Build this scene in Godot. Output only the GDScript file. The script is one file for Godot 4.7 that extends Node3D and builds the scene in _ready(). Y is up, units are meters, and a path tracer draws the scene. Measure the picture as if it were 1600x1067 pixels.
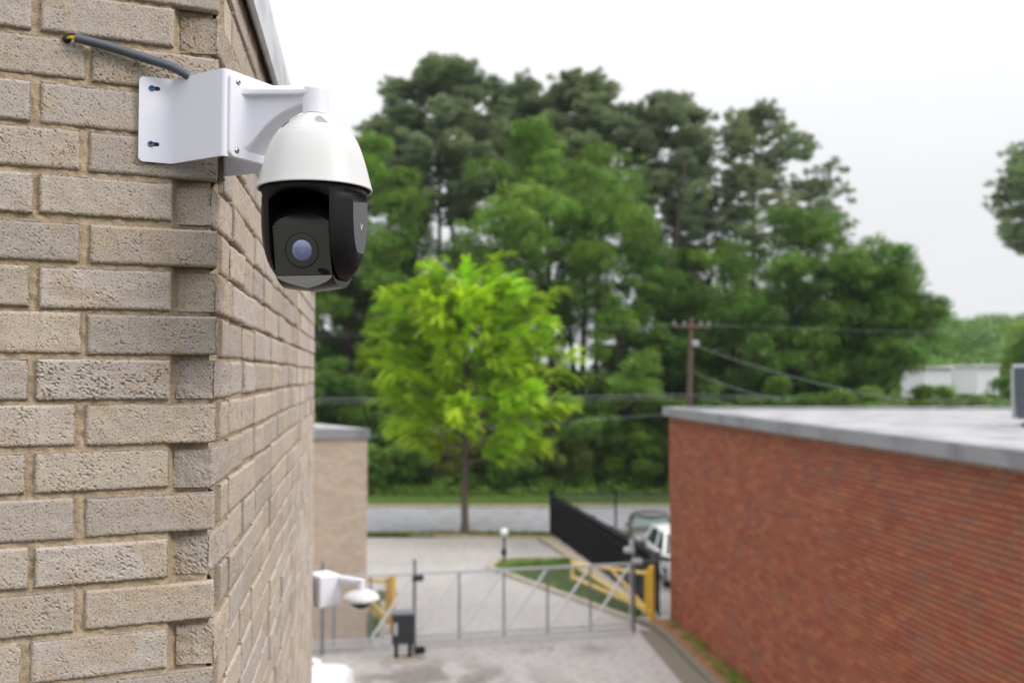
extends Node3D
# A dome security camera on the corner of a tan brick building, with a gated lot, a street and woods behind.
# World: x along the street, -z the way the camera looks, y up, metres.

const EYE := Vector3(0, 7.2, 0)
const CORNER := Vector3(-0.4635, 0, -1.547)          # foot of the near brick corner
const FD := Vector3(0.909, 0, -0.417)                # front wall, towards the corner
const FN := Vector3(0.417, 0, 0.909)                 # its outward normal
const SD := Vector3(-0.148, 0, -0.989)               # side wall, away from the corner
const SN := Vector3(0.989, 0, -0.148)
const COURSE := 0.0677
const BED := 7.2255                                  # height of one bed joint
var rng := RandomNumberGenerator.new()
var names := {}
var M := {}


# ---------------------------------------------------------------- mesh buffer
class MB:
	var v := PackedVector3Array()
	var n := PackedVector3Array()
	var c := PackedColorArray()
	var ix := PackedInt32Array()
	var col := Color.WHITE

	func tri(a: Vector3, b: Vector3, d: Vector3) -> void:      # counter-clockwise seen from outside
		var nn := (b - a).cross(d - a).normalized()
		var k := v.size()
		v.append_array([a, b, d]); n.append_array([nn, nn, nn]); c.append_array([col, col, col])
		ix.append_array([k, k + 2, k + 1])

	func quad(a: Vector3, b: Vector3, d: Vector3, e: Vector3) -> void:
		var nn := (d - a).cross(e - b).normalized()
		var k := v.size()
		v.append_array([a, b, d, e]); n.append_array([nn, nn, nn, nn]); c.append_array([col, col, col, col])
		ix.append_array([k, k + 2, k + 1, k, k + 3, k + 2])

	# rows of points; outward = d(row) x d(column) unless flip
	func grid(rows: Array, wrap := false, flip := false) -> void:
		var nr := rows.size()
		var nc: int = rows[0].size()
		var k := v.size()
		for i in nr:
			var r: PackedVector3Array = rows[i]
			var ra: PackedVector3Array = rows[maxi(i - 1, 0)]
			var rb: PackedVector3Array = rows[mini(i + 1, nr - 1)]
			for j in nc:
				var ja := j - 1
				var jb := j + 1
				if wrap:
					if ja < 0: ja = nc - 2
					if jb >= nc: jb = 1
				else:
					ja = maxi(ja, 0); jb = mini(jb, nc - 1)
				var nn := (r[jb] - r[ja]).cross(rb[j] - ra[j])
				if nn.length_squared() < 1e-22:
					nn = (rows[mini(i + 1, nr - 1)][jb] - rows[mini(i + 1, nr - 1)][ja]).cross(rb[j] - ra[j])
					if nn.length_squared() < 1e-22:
						nn = (ra[jb] - ra[ja]).cross(rb[j] - ra[j])
				nn = nn.normalized()
				v.append(r[j]); n.append(-nn if flip else nn); c.append(col)
		for i in nr - 1:
			for j in nc - 1:
				var a := k + i * nc + j
				var b := a + 1
				var d := a + nc
				var e := d + 1
				if flip: ix.append_array([a, b, d, b, e, d])
				else: ix.append_array([a, d, b, b, d, e])

	func box(t: Transform3D, s: Vector3, ch := 0.0) -> void:
		var h := s * 0.5
		if ch <= 0.0:
			var p := []
			for i in 8: p.append(t * Vector3(h.x if i & 1 else -h.x, h.y if i & 2 else -h.y, h.z if i & 4 else -h.z))
			quad(p[4], p[5], p[7], p[6]); quad(p[1], p[0], p[2], p[3]); quad(p[5], p[1], p[3], p[7])
			quad(p[0], p[4], p[6], p[2]); quad(p[6], p[7], p[3], p[2]); quad(p[0], p[1], p[5], p[4])
			return
		ch = minf(ch, minf(h.x, minf(h.y, h.z)) * 0.95)
		for sx in [-1.0, 1.0]:
			for sy in [-1.0, 1.0]:
				for sz in [-1.0, 1.0]:
					var a := t * Vector3(sx * h.x, sy * (h.y - ch), sz * (h.z - ch))
					var b := t * Vector3(sx * (h.x - ch), sy * h.y, sz * (h.z - ch))
					var d := t * Vector3(sx * (h.x - ch), sy * (h.y - ch), sz * h.z)
					if sx * sy * sz > 0: tri(a, b, d)
					else: tri(a, d, b)
		for ax in 3:
			var bx := (ax + 1) % 3
			var cx := (ax + 2) % 3
			for s1 in [-1.0, 1.0]:
				var f := []
				for q in [[-1.0, -1.0], [1.0, -1.0], [1.0, 1.0], [-1.0, 1.0]]:
					var p := Vector3()
					p[ax] = s1 * h[ax]; p[bx] = q[0] * (h[bx] - ch); p[cx] = q[1] * (h[cx] - ch)
					f.append(t * p)
				if s1 > 0: quad(f[0], f[1], f[2], f[3])
				else: quad(f[3], f[2], f[1], f[0])
				for s2 in [-1.0, 1.0]:      # edge between +-ax... run along cx
					var e := []
					for q in [[0, -1.0], [1, -1.0], [1, 1.0], [0, 1.0]]:
						var p := Vector3()
						p[ax] = s1 * (h[ax] - (ch if q[0] == 1 else 0.0)); p[bx] = s2 * (h[bx] - (0.0 if q[0] == 1 else ch)); p[cx] = q[1] * (h[cx] - ch)
						e.append(t * p)
					if s1 * s2 > 0: quad(e[0], e[1], e[2], e[3])
					else: quad(e[3], e[2], e[1], e[0])

	func tube(pts: PackedVector3Array, rad, sides := 8, caps := true) -> void:
		var rows := []
		var up := Vector3.UP
		var side := Vector3.ZERO
		for i in pts.size():
			var d := (pts[mini(i + 1, pts.size() - 1)] - pts[maxi(i - 1, 0)]).normalized()
			if side == Vector3.ZERO:
				side = d.cross(Vector3.UP if absf(d.y) < 0.95 else Vector3.RIGHT).normalized()
			side = (side - d * side.dot(d)).normalized()
			up = side.cross(d)
			var r: float = rad if rad is float else rad[i]
			var row := PackedVector3Array()
			for k in sides + 1:
				var a := TAU * (k % sides) / sides
				row.append(pts[i] + (side * cos(a) + up * sin(a)) * r)
			rows.append(row)
		grid(rows, true, true)
		if caps:
			for e in 2:
				var row: PackedVector3Array = rows[0] if e == 0 else rows[-1]
				var m: Vector3 = pts[0] if e == 0 else pts[-1]
				for k in sides:
					if e == 0: tri(m, row[k], row[k + 1])
					else: tri(m, row[k + 1], row[k])

	func lathe(prof: Array, t: Transform3D, segs := 32, crease := false) -> void:   # [r, y] from top to bottom
		var rows := []
		for p in prof:
			var row := PackedVector3Array()
			for k in segs + 1:
				var a := TAU * (k % segs) / segs
				row.append(t * Vector3(cos(a) * p[0], p[1], sin(a) * p[0]))
			rows.append(row)
		if crease:
			for i in rows.size() - 1: grid([rows[i], rows[i + 1]], true, false)
		else:
			grid(rows, true, false)

	func poly(p: PackedVector2Array, t: Transform3D, z0: float, z1: float) -> void:  # x,y outline (ccw) extruded in z
		var id := Geometry2D.triangulate_polygon(p)
		if Geometry2D.is_polygon_clockwise(p):
			pass
		for i in range(0, id.size(), 3):
			var a := p[id[i]]
			var b := p[id[i + 1]]
			var d := p[id[i + 2]]
			if (b - a).cross(d - a) < 0:
				var q := b
				b = d; d = q
			tri(t * Vector3(a.x, a.y, z1), t * Vector3(b.x, b.y, z1), t * Vector3(d.x, d.y, z1))
			tri(t * Vector3(a.x, a.y, z0), t * Vector3(d.x, d.y, z0), t * Vector3(b.x, b.y, z0))
		var area := 0.0
		for i in p.size(): area += p[i].cross(p[(i + 1) % p.size()])
		for i in p.size():
			var a := p[i]
			var b := p[(i + 1) % p.size()]
			if area < 0:
				var q := a
				a = b; b = q
			quad(t * Vector3(a.x, a.y, z0), t * Vector3(b.x, b.y, z0), t * Vector3(b.x, b.y, z1), t * Vector3(a.x, a.y, z1))

	func commit() -> ArrayMesh:
		var a := []
		a.resize(Mesh.ARRAY_MAX)
		a[Mesh.ARRAY_VERTEX] = v; a[Mesh.ARRAY_NORMAL] = n; a[Mesh.ARRAY_COLOR] = c; a[Mesh.ARRAY_INDEX] = ix
		var m := ArrayMesh.new()
		m.add_surface_from_arrays(Mesh.PRIMITIVE_TRIANGLES, a)
		return m


# ---------------------------------------------------------------- naming
func numbered(called: String) -> String:
	var k: int = names.get(called, 0)
	names[called] = k + 1
	return called if k == 0 else "%s_%03d" % [called, k]

func tag(o: Node3D, label := "", category := "", group := "", kind := "") -> Node3D:
	if label: o.set_meta("label", label)
	if category: o.set_meta("category", category)
	if group: o.set_meta("group", group)
	if kind: o.set_meta("kind", kind)
	return o

func thing(called: String, label: String, category: String, at := Vector3.ZERO, turn := 0.0, group := "") -> Node3D:
	var o := Node3D.new()
	o.name = numbered(called)
	add_child(o)
	o.position = at; o.rotation.y = turn
	tag(o, label, category, group)
	return o

func part(called: String, mesh, mat: Material, parent: Node3D, t := Transform3D()) -> MeshInstance3D:
	var o := MeshInstance3D.new()
	if parent == self:
		o.name = numbered(called)
	else:
		var key := str(parent.get_instance_id()) + called
		var k: int = names.get(key, 0)
		names[key] = k + 1
		o.name = called if k == 0 else "%s_%03d" % [called, k]
	o.mesh = mesh.commit() if mesh is MB else mesh
	o.material_override = mat
	o.transform = t
	parent.add_child(o, true)
	return o

func multi(called: String, mesh: Mesh, mat: Material, parent: Node3D, xf: Array, cols = null) -> MultiMeshInstance3D:
	var mm := MultiMesh.new()
	mm.transform_format = MultiMesh.TRANSFORM_3D
	mm.use_colors = cols != null
	mm.mesh = mesh
	mm.instance_count = xf.size()
	for i in xf.size():
		mm.set_instance_transform(i, xf[i])
		if cols != null: mm.set_instance_color(i, cols[i])
	var o := MultiMeshInstance3D.new()
	o.name = called
	o.multimesh = mm
	o.material_override = mat
	parent.add_child(o, true)
	if parent == self: o.name = numbered(called)
	return o

func lin(r: float, g: float, b: float) -> Color:
	return Color(r, g, b).linear_to_srgb()

func noise(freq: float, sd: int, oct := 3, type := FastNoiseLite.TYPE_SIMPLEX_SMOOTH) -> FastNoiseLite:
	var f := FastNoiseLite.new()
	f.noise_type = type; f.seed = sd; f.frequency = freq
	f.fractal_type = FastNoiseLite.FRACTAL_FBM if oct > 1 else FastNoiseLite.FRACTAL_NONE
	f.fractal_octaves = oct
	return f

func ntex(freq: float, sd: int, stops: Array, size := 512, oct := 4, type := FastNoiseLite.TYPE_SIMPLEX_SMOOTH) -> NoiseTexture2D:
	var t := NoiseTexture2D.new()
	t.width = size; t.height = size; t.seamless = true
	t.noise = noise(freq, sd, oct, type)
	t.generate_mipmaps = false
	if stops:
		var g := Gradient.new()
		g.offsets = PackedFloat32Array(stops.map(func(s): return s[0]))
		g.colors = PackedColorArray(stops.map(func(s): return s[1] if s[1] is Color else lin(s[1], s[1], s[1])))
		t.color_ramp = g
	return t

func mat(col: Color, rough := 0.8, spec := 0.5) -> StandardMaterial3D:
	var m := StandardMaterial3D.new()
	m.albedo_color = col; m.roughness = rough; m.metallic_specular = spec
	return m

func tri_tex(m: StandardMaterial3D, tex: Texture2D, scale: float, world := true) -> StandardMaterial3D:
	m.albedo_texture = tex
	m.uv1_triplanar = true; m.uv1_world_triplanar = world
	m.uv1_scale = Vector3.ONE * scale
	return m

func bump(m: StandardMaterial3D, tex: Texture2D, cm: float) -> StandardMaterial3D:
	m.heightmap_enabled = true; m.heightmap_texture = tex; m.heightmap_scale = cm
	return m

func bas(x: Vector3, y: Vector3, z: Vector3, o := Vector3.ZERO) -> Transform3D:
	return Transform3D(Basis(x, y, z), o)

func at(p: Vector3) -> Transform3D:
	return Transform3D(Basis(), p)

func along(a: Vector3, b: Vector3) -> Transform3D:      # box frame: z along a->b, centred between
	var d := (b - a).normalized()
	var s := d.cross(Vector3.UP if absf(d.y) < 0.99 else Vector3.RIGHT).normalized()
	return Transform3D(Basis(s, d.cross(s) * -1.0, -d) if false else Basis(s.cross(d).cross(d) * -1.0, s.cross(d), d), (a + b) * 0.5)


# ---------------------------------------------------------------- materials
func materials() -> void:
	var speck := ntex(0.062, 3, [[0.0, 0.3], [0.27, 0.50], [0.34, 0.92], [0.50, 0.99], [0.66, 1.02], [0.72, 1.12], [0.79, 1.5]], 512, 5)
	var grain := ntex(0.16, 8, [[0.2, 0.0], [0.8, 1.0]], 512, 3)
	var soft := ntex(0.018, 11, [[0.25, 0.72], [0.5, 0.95], [0.75, 1.1]], 512, 5)
	var brick := mat(Color.WHITE, 0.92, 0.3)
	brick.vertex_color_use_as_albedo = true
	tri_tex(brick, speck, 8.0)
	bump(brick, grain, 0.09)
	M.brick = brick
	var far_brick := mat(Color.WHITE, 0.92, 0.3)
	far_brick.vertex_color_use_as_albedo = true
	tri_tex(far_brick, speck, 4.0)
	M.brick_plain = far_brick
	M.mortar = bump(tri_tex(mat(lin(0.51, 0.405, 0.285), 0.95, 0.2), ntex(0.05, 21, [[0.2, 0.6], [0.45, 0.9], [0.7, 1.1]], 512, 5), 7.0), grain, 0.12)
	M.red_mortar = tri_tex(mat(lin(0.60, 0.42, 0.33), 0.95, 0.2), soft, 0.8)
	M.white_paint = mat(lin(0.74, 0.745, 0.83), 0.42, 0.5)
	M.white_shell = mat(lin(0.60, 0.60, 0.598), 0.38, 0.5)
	for k in ["white_paint", "white_shell"]: bump(M[k], ntex(0.3, 31, [], 256, 2), 0.004); M[k].uv1_triplanar = true; M[k].uv1_scale = Vector3.ONE * 12.0
	M.black_plastic = mat(lin(0.007, 0.007, 0.0085), 0.38, 0.30)
	bump(M.black_plastic, ntex(0.3, 32, [], 256, 2), 0.004); M.black_plastic.uv1_triplanar = true; M.black_plastic.uv1_scale = Vector3.ONE * 14.0
	M.barrel_black = mat(lin(0.006, 0.006, 0.007), 0.22, 0.32)
	M.black_gloss = mat(lin(0.008, 0.008, 0.009), 0.12, 0.5)
	M.panel_grey = mat(lin(0.058, 0.058, 0.064), 0.30, 0.5)
	M.face_grey = mat(lin(0.050, 0.048, 0.046), 0.30, 0.55)
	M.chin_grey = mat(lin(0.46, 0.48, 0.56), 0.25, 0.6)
	M.dark_line = mat(lin(0.006, 0.006, 0.008), 0.5, 0.4)
	M.lens = mat(lin(0.17, 0.215, 0.42), 0.25, 0.7)
	M.lens.clearcoat_enabled = true; M.lens.clearcoat = 1.0; M.lens.clearcoat_roughness = 0.03
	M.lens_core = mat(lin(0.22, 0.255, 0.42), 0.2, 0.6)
	M.emblem = mat(lin(0.62, 0.62, 0.64), 0.4, 0.5)
	M.steel = mat(lin(0.45, 0.45, 0.45), 0.25, 0.5); M.steel.metallic = 1.0
	M.blue = mat(lin(0.025, 0.095, 0.22), 0.5, 0.5)
	M.conduit = bump(mat(lin(0.085, 0.095, 0.115), 0.45, 0.5), ntex(0.2, 5, [], 256, 2), 0.01)
	M.yellow_wire = mat(lin(0.75, 0.42, 0.02), 0.45)
	M.coping = tri_tex(mat(lin(0.25, 0.255, 0.27), 0.45, 0.5), soft, 0.10)
	M.fascia = tri_tex(mat(lin(0.55, 0.57, 0.61), 0.5, 0.5), soft, 0.7)
	M.membrane = tri_tex(mat(lin(0.37, 0.365, 0.375), 0.85, 0.3), ntex(0.012, 41, [[0.2, 0.7], [0.5, 0.95], [0.8, 1.08]], 512, 5), 0.12)
	M.galv = tri_tex(mat(lin(0.50, 0.51, 0.52), 0.5, 0.5), soft, 1.4); M.galv.metallic = 0.1
	M.galv_dark = tri_tex(mat(lin(0.16, 0.17, 0.185), 0.6, 0.4), soft, 1.4)
	M.yellow = tri_tex(mat(lin(0.76, 0.46, 0.055), 0.55, 0.4), soft, 1.1)
	M.cream_yellow = tri_tex(mat(lin(0.80, 0.57, 0.17), 0.6, 0.4), soft, 1.1)
	M.black_iron = mat(lin(0.009, 0.009, 0.010), 0.75, 0.3)
	M.grey_iron = mat(lin(0.07, 0.07, 0.075), 0.6, 0.3)
	M.box_grey = tri_tex(mat(lin(0.035, 0.037, 0.04), 0.55, 0.4), soft, 2.0)
	M.concrete_white = mat(lin(0.75, 0.75, 0.75), 0.5)
	M.wood_pole = tri_tex(mat(lin(0.145, 0.098, 0.082), 0.9, 0.2), soft, 1.2)
	M.ceramic = mat(lin(0.35, 0.35, 0.36), 0.3)
	M.wire = mat(lin(0.22, 0.24, 0.23), 0.6, 0.3)
	M.bark = bump(tri_tex(mat(lin(0.085, 0.068, 0.055), 0.95, 0.1), ntex(0.05, 51, [[0.2, 0.5], [0.7, 1.15]], 256, 4), 1.2), grain, 1.0)
	M.pale_bark = tri_tex(mat(lin(0.155, 0.125, 0.105), 0.95, 0.1), ntex(0.05, 53, [[0.2, 0.6], [0.7, 1.15]], 256, 4), 1.2)
	M.pine_bark = tri_tex(mat(lin(0.095, 0.075, 0.065), 0.95, 0.1), ntex(0.05, 52, [[0.2, 0.5], [0.7, 1.15]], 256, 4), 0.8)
	M.car_white = mat(lin(0.80, 0.80, 0.80), 0.25, 0.5); M.car_white.clearcoat_enabled = true; M.car_white.clearcoat = 1.0
	M.car_dark = mat(lin(0.05, 0.045, 0.045), 0.25, 0.5); M.car_dark.clearcoat_enabled = true
	M.car_glass = mat(lin(0.03, 0.06, 0.045), 0.06, 0.6)
	M.tyre = mat(lin(0.012, 0.012, 0.012), 0.9, 0.2)
	M.rim = mat(lin(0.5, 0.5, 0.5), 0.3); M.rim.metallic = 0.8
	M.red_lamp = mat(lin(0.35, 0.012, 0.015), 0.15, 0.5)
	M.head_lamp = mat(lin(0.6, 0.6, 0.62), 0.1, 0.6)
	M.plank = tri_tex(mat(lin(0.22, 0.15, 0.10), 0.9, 0.2), soft, 1.5)
	M.house_white = mat(lin(0.72, 0.73, 0.75), 0.7)
	M.house_roof = mat(lin(0.20, 0.20, 0.21), 0.9)
	M.window_dark = mat(lin(0.03, 0.035, 0.04), 0.08, 0.5)
	# ground
	M.soil = tri_tex(mat(lin(0.055, 0.060, 0.028), 0.97, 0.1), ntex(0.03, 61, [[0.2, 0.5], [0.5, 0.9], [0.8, 1.3]], 512, 5), 0.07)
	M.asphalt = tri_tex(mat(lin(0.33, 0.33, 0.35), 0.9, 0.25), ntex(0.02, 62, [[0.2, 0.80], [0.5, 0.97], [0.8, 1.08]], 512, 5), 0.08)
	M.lot = mat(Color.WHITE, 0.8, 0.35)
	M.lot.vertex_color_use_as_albedo = true
	tri_tex(M.lot, ntex(0.03, 63, [[0.15, 0.72], [0.4, 0.93], [0.6, 1.0], [0.85, 1.08]], 1024, 6), 0.11)
	M.kerb = tri_tex(mat(lin(0.42, 0.36, 0.28), 0.9, 0.25), soft, 0.6)
	M.old_kerb = tri_tex(mat(lin(0.21, 0.18, 0.145), 0.9, 0.25), soft, 0.9)
	M.clay = tri_tex(mat(lin(0.33, 0.17, 0.095), 0.95, 0.15), ntex(0.03, 64, [[0.2, 0.5], [0.5, 0.95], [0.8, 1.2]], 512, 5), 0.5)
	for k in [["grass", 0.115, 0.185, 0.035], ["dry_grass", 0.20, 0.195, 0.06], ["leaf_deep", 0.145, 0.270, 0.050], ["leaf_mid", 0.215, 0.365, 0.070], ["leaf_olive", 0.215, 0.26, 0.065], ["leaf_lime", 0.46, 0.68, 0.045], ["needle", 0.26, 0.33, 0.185], ["leaf_weed", 0.14, 0.24, 0.03]]:
		var m := mat(lin(k[1], k[2], k[3]), 0.6, 0.35)
		m.vertex_color_use_as_albedo = true
		m.cull_mode = BaseMaterial3D.CULL_DISABLED
		m.backlight_enabled = true
		var g := 0.8 if k[0] == "leaf_lime" else 0.7
		m.backlight = Color(g, g, g * 0.8)
		M[k[0]] = m


# ---------------------------------------------------------------- bricks in close view
var nz_lo: FastNoiseLite
var nz_mid: FastNoiseLite
var nz_pit: FastNoiseLite
var nz_edge: FastNoiseLite

# A rough brick w x h whose front is at z = 0, with sides that go back by fl (left), fr (right) and ft (top and bottom).
func rough_brick(w: float, h: float, fl: float, fr: float, ft: float, step: float, off: Vector3, rough: float, pits: float, tone: Color, fine_flap := false, cracks := 0) -> ArrayMesh:
	var ss := PackedFloat32Array()
	var ts := PackedFloat32Array()
	var kl := int(fl / (step if fine_flap else 0.006)) + 2
	for i in kl: ss.append(-fl + fl * i / kl)
	var nw := int(w / step)
	for i in nw + 1: ss.append(w * i / nw)
	var kr := int(fr / (step if fine_flap else 0.006)) + 2
	for i in range(1, kr + 1): ss.append(w + fr * i / kr)
	for i in 3: ts.append(-ft + ft * i / 3.0)
	var nh := int(h / step)
	for i in nh + 1: ts.append(h * i / nh)
	for i in range(1, 4): ts.append(h + ft * i / 3.0)
	var rows := []
	for t in ts:
		var row := PackedVector3Array()
		for s in ss:
			var zx := minf(s, 0.0) if s < 0 else minf(w - s, 0.0)
			var zy := minf(t, 0.0) if t < 0 else minf(h - t, 0.0)
			var p := Vector3(clampf(s, 0, w) - w * 0.5, clampf(t, 0, h) - h * 0.5, minf(zx, zy))
			var q := p + off
			var e := minf(minf(s, w - s), minf(t, h - t))
			var lo := nz_lo.get_noise_3dv(q)
			var mid := nz_mid.get_noise_3dv(q)
			var pit := smoothstep(0.46 - 0.20 * pits, 0.60 - 0.18 * pits, nz_pit.get_noise_3d(q.x, q.y * 1.25, q.z) + 0.34 * lo)
			var d := rough * (0.0013 * lo + 0.0005 * mid) - 0.0026 * pit * (0.7 + 0.5 * pits)
			if cracks > 0:
				for kc in cracks:
					var cx := w * fposmod(off.z * 0.37 + kc * 0.31 + 0.11, 1.0) + lo * 0.004
					if absf(s - cx) < 0.0032: d -= 0.003 * (0.5 + 0.5 * sin(t * 90.0 + kc))
			if zx < 0 and zx <= zy:
				p.x += (-d if s < 0 else d)
			else:
				if e >= 0:
					p.z += d
					if e < 0.0042: p.z -= 0.0028 * pow(1.0 - e / 0.0042, 2.0) * (1.0 + 0.8 * mid)
			if e < 0.005:
				var k := clampf(1.0 - e / 0.005, 0.0, 1.0)
				var je := nz_edge.get_noise_3d(q.x, q.y, q.z * 0.7)
				if e < 0: k = exp(minf(p.z, 0.0) / 0.006)
				p.y += je * (0.0021 if t < h * 0.5 else 0.0010) * k * rough
				if zx < 0 or s < 0.004 or s > w - 0.004: p.x += je * 0.0012 * k * rough
			row.append(p)
		rows.append(row)
	var b := MB.new()
	b.col = tone
	b.grid(rows)
	if fine_flap or tone != Color.WHITE:
		for i in b.v.size():
			var q := b.v[i] + off
			var st := smoothstep(0.05, 0.55, nz_lo.get_noise_3dv(q * 0.42)) * 0.5
			b.c[i] = tone.lerp(Color(0.49, 0.375, 0.265), st)
	return b.commit()

func brick_tone(warm := 0.0) -> Color:
	var k := rng.randf_range(0.86, 1.08)
	var g := rng.randf_range(-1, 1)
	return Color(0.52 * k * (1 + 0.02 * g), 0.447 * k, 0.385 * k * (1 - 0.05 * g))

func near_building() -> void:
	nz_lo = noise(28.0, 5, 2)
	nz_mid = noise(330.0, 6, 2)
	nz_pit = noise(165.0, 7, 3)
	nz_edge = noise(160.0, 9, 2)
	var o := thing("brick_building", "tan rough-brick building corner close by, carrying the white dome camera", "building", CORNER)
	var top := 7.955
	# core behind the mortar faces
	var fl := -FD * 3.2
	var sl := SD * 3.26
	var core := PackedVector2Array()
	var inn := (-FN - SN).normalized() * 0.14
	for p in [inn + Vector3.ZERO, sl - SN * 0.11 + SD * -0.03, sl + SD * -0.03 - SN * 3.0, fl - FN * 3.4, fl - FN * 0.11]:
		core.append(Vector2(p.x, -p.z))
	var b := MB.new()
	var up := Transform3D(Basis(Vector3.RIGHT, Vector3(0, 0, -1), Vector3.UP), Vector3.ZERO)
	b.poly(core, up, 0.0, top)
	part("building_core", b, M.mortar, o)
	# mortar of the front wall, uneven, falling back towards the corner
	var fw := bas(FD, Vector3.UP, FN)
	var sw := bas(SD, Vector3.UP, SN)
	b = MB.new()
	var nm := noise(45.0, 15, 4)
	var rows := []
	var y := 6.48
	while y < 7.90:
		var row := PackedVector3Array()
		for i in 121:
			var x := -0.46 + 0.455 * i / 120.0
			var z := -0.0068 - smoothstep(-0.068, -0.050, x) * 0.0245 - clampf(x + 0.06, 0, 0.06) * -0.287 * 0.9
			var nn := nm.get_noise_2d(x, y)
			row.append(Vector3(x, y, z + nn * 0.0040))
		rows.append(row)
		y += 0.004
	b.grid(rows)
	# the rest of the front mortar
	b.quad(Vector3(-3.2, 0, -0.014), Vector3(-0.45, 0, -0.014), Vector3(-0.45, top, -0.014), Vector3(-3.2, top, -0.014))
	b.quad(Vector3(-0.47, 0, -0.03), Vector3(0, 0, -0.02), Vector3(0, 6.5, -0.02), Vector3(-0.47, 6.5, -0.03))
	var wall := part("wall", b, M.mortar, o, fw)
	b = MB.new()
	rows = []
	y = 5.4
	while y < 7.96:
		var row := PackedVector3Array()
		for i in 164:
			var x := 0.022 + 3.238 * i / 163.0
			row.append(Vector3(x, y, -0.0075 - 0.016 * (1 - smoothstep(0.02, 0.11, x)) + nm.get_noise_2d(x + 7.0, y) * 0.006))
		rows.append(row)
		y += 0.02
	b.grid(rows)
	b.quad(Vector3(0.02, 0, -0.02), Vector3(3.26, 0, -0.02), Vector3(3.26, 5.42, -0.02), Vector3(0.02, 5.42, -0.02))
	var side := part("wall", b, M.mortar, o, sw)
	var h := 0.0585
	var fill_f := []
	var fill_fc := []
	var fill_s := []
	var fill_sc := []
	# front wall bricks: long ones reach the corner in every other course
	for k in range(-107, 11):
		var yc := BED + COURSE * (k + 0.5)
		if yc > top - 0.03 or yc < 0.03: continue
		var near := k >= -9 and k <= 8
		var p_row := (k & 1) == 0          # course just above the joint at 7.2255 - 2 n
		p_row = not p_row if false else (absi(k) % 2 == 0)
		var xr := 0.0035 if p_row else -0.0645
		var first := true
		while xr > -3.1:
			var w := 0.184 + rng.randf_range(-0.0025, 0.0025)
			var gap := rng.randf_range(0.009, 0.016)
			var ctr := Vector3(xr - w * 0.5, yc + rng.randf_range(-0.0012, 0.0012), rng.randf_range(-0.0015, 0.0015))
			if near and xr > -0.34:
				var hh := h + rng.randf_range(-0.0015, 0.002)
				var pitty := clampf(rng.randf_range(-0.25, 0.75), 0.0, 1.0)
				if k == -1 and first: pitty = 1.0
				var off := Vector3(rng.randf_range(0, 50), rng.randf_range(0, 50), rng.randf_range(0, 50))
				var m := rough_brick(w, hh, 0.016, 0.085 if (first and p_row) else 0.016, 0.016, 0.00155, off, rng.randf_range(0.8, 1.25), pitty, brick_tone())
				var turn := Basis(Vector3.FORWARD, rng.randf_range(-0.006, 0.006)) * Basis(Vector3.UP, rng.randf_range(-0.006, 0.006))
				part("brick", m, M.brick, wall, Transform3D(turn, ctr))
			else:
				fill_f.append(Transform3D(Basis().scaled(Vector3(w, h, 0.03)), ctr + Vector3(0, 0, -0.015)))
				fill_fc.append(brick_tone())
			xr -= w + gap
			first = false
	# side wall bricks
	var variants := []
	for i in 10:
		variants.append(rough_brick(0.186, h, 0.012, 0.012, 0.012, 0.0031, Vector3(i * 3.7, i * 1.9, 60 + i * 1.3), rng.randf_range(1.2, 1.8), rng.randf_range(0.0, 0.5), Color.WHITE, false, i % 4))
	var side_mats := []
	for i in 12:
		var m2: StandardMaterial3D = M.brick.duplicate()
		var tn := brick_tone()
		m2.albedo_color = lin(tn.r, tn.g, tn.b)
		side_mats.append(m2)
	var cand := []
	for k in range(-107, 11):
		var yc := BED + COURSE * (k + 0.5)
		if yc > top - 0.03 or yc < 0.03: continue
		var p_row := absi(k) % 2 == 0
		var x := 0.094 if p_row else rng.randf_range(0.004, 0.011)
		var first := true
		while x < 3.19:
			var w := 0.186
			if first and p_row: w = 0.088
			if x + w > 3.25: w = 3.25 - x
			cand.append([k, x, w, yc, first and not p_row, first])
			x += w + 0.0105
			first = false
	var scored := []
	for q in cand:
		var pw: Vector3 = CORNER + sw * Vector3(q[1] + q[2] * 0.5, q[3], 0)
		var d := pw - EYE
		var in_frame: bool = absf(d.y / -d.z + 0.0325) < 0.375
		var size: float = (0.5 if in_frame else 0.0) * q[2] / (d.z * d.z) + 0.001 / -d.z
		scored.append([size, q])
	scored.sort_custom(func(a, bb): return a[0] > bb[0])
	var taken := wall.get_child_count()
	for i in scored.size():
		var q = scored[i][1]
		var ctr := Vector3(q[1] + q[2] * 0.5, q[3] + rng.randf_range(-0.002, 0.002), rng.randf_range(-0.003, 0.0035))
		if i < 300 - taken:
			var turn := Basis(Vector3.FORWARD, rng.randf_range(-0.014, 0.014)) * Basis(Vector3.UP, rng.randf_range(-0.012, 0.012))
			if q[4] and absi(q[0]) < 10:      # its end shows at the corner, in the front wall
				var off := Vector3(rng.randf_range(0, 50), rng.randf_range(0, 50), rng.randf_range(0, 50))
				var m := rough_brick(q[2], h * rng.randf_range(0.96, 1.02), 0.058, 0.012, 0.014, 0.002, off, 1.9, rng.randf_range(0.2, 0.9), brick_tone(), true)
				part("brick", m, M.brick, side, Transform3D(turn * Basis(Vector3.UP, rng.randf_range(-0.03, 0.01)), ctr + Vector3(0, -0.002, 0)))
			else:
				var sc := Vector3(q[2] / 0.186, 1.0 + rng.randf_range(-0.02, 0.04), 1.0)
				var flip := 1.0 if rng.randf() < 0.5 else -1.0
				part("brick", variants[rng.randi() % 10], side_mats[rng.randi() % 12], side, Transform3D(turn * Basis(Vector3.FORWARD, 0.0 if flip > 0 else PI) * Basis().scaled(sc), ctr))
		else:
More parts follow.
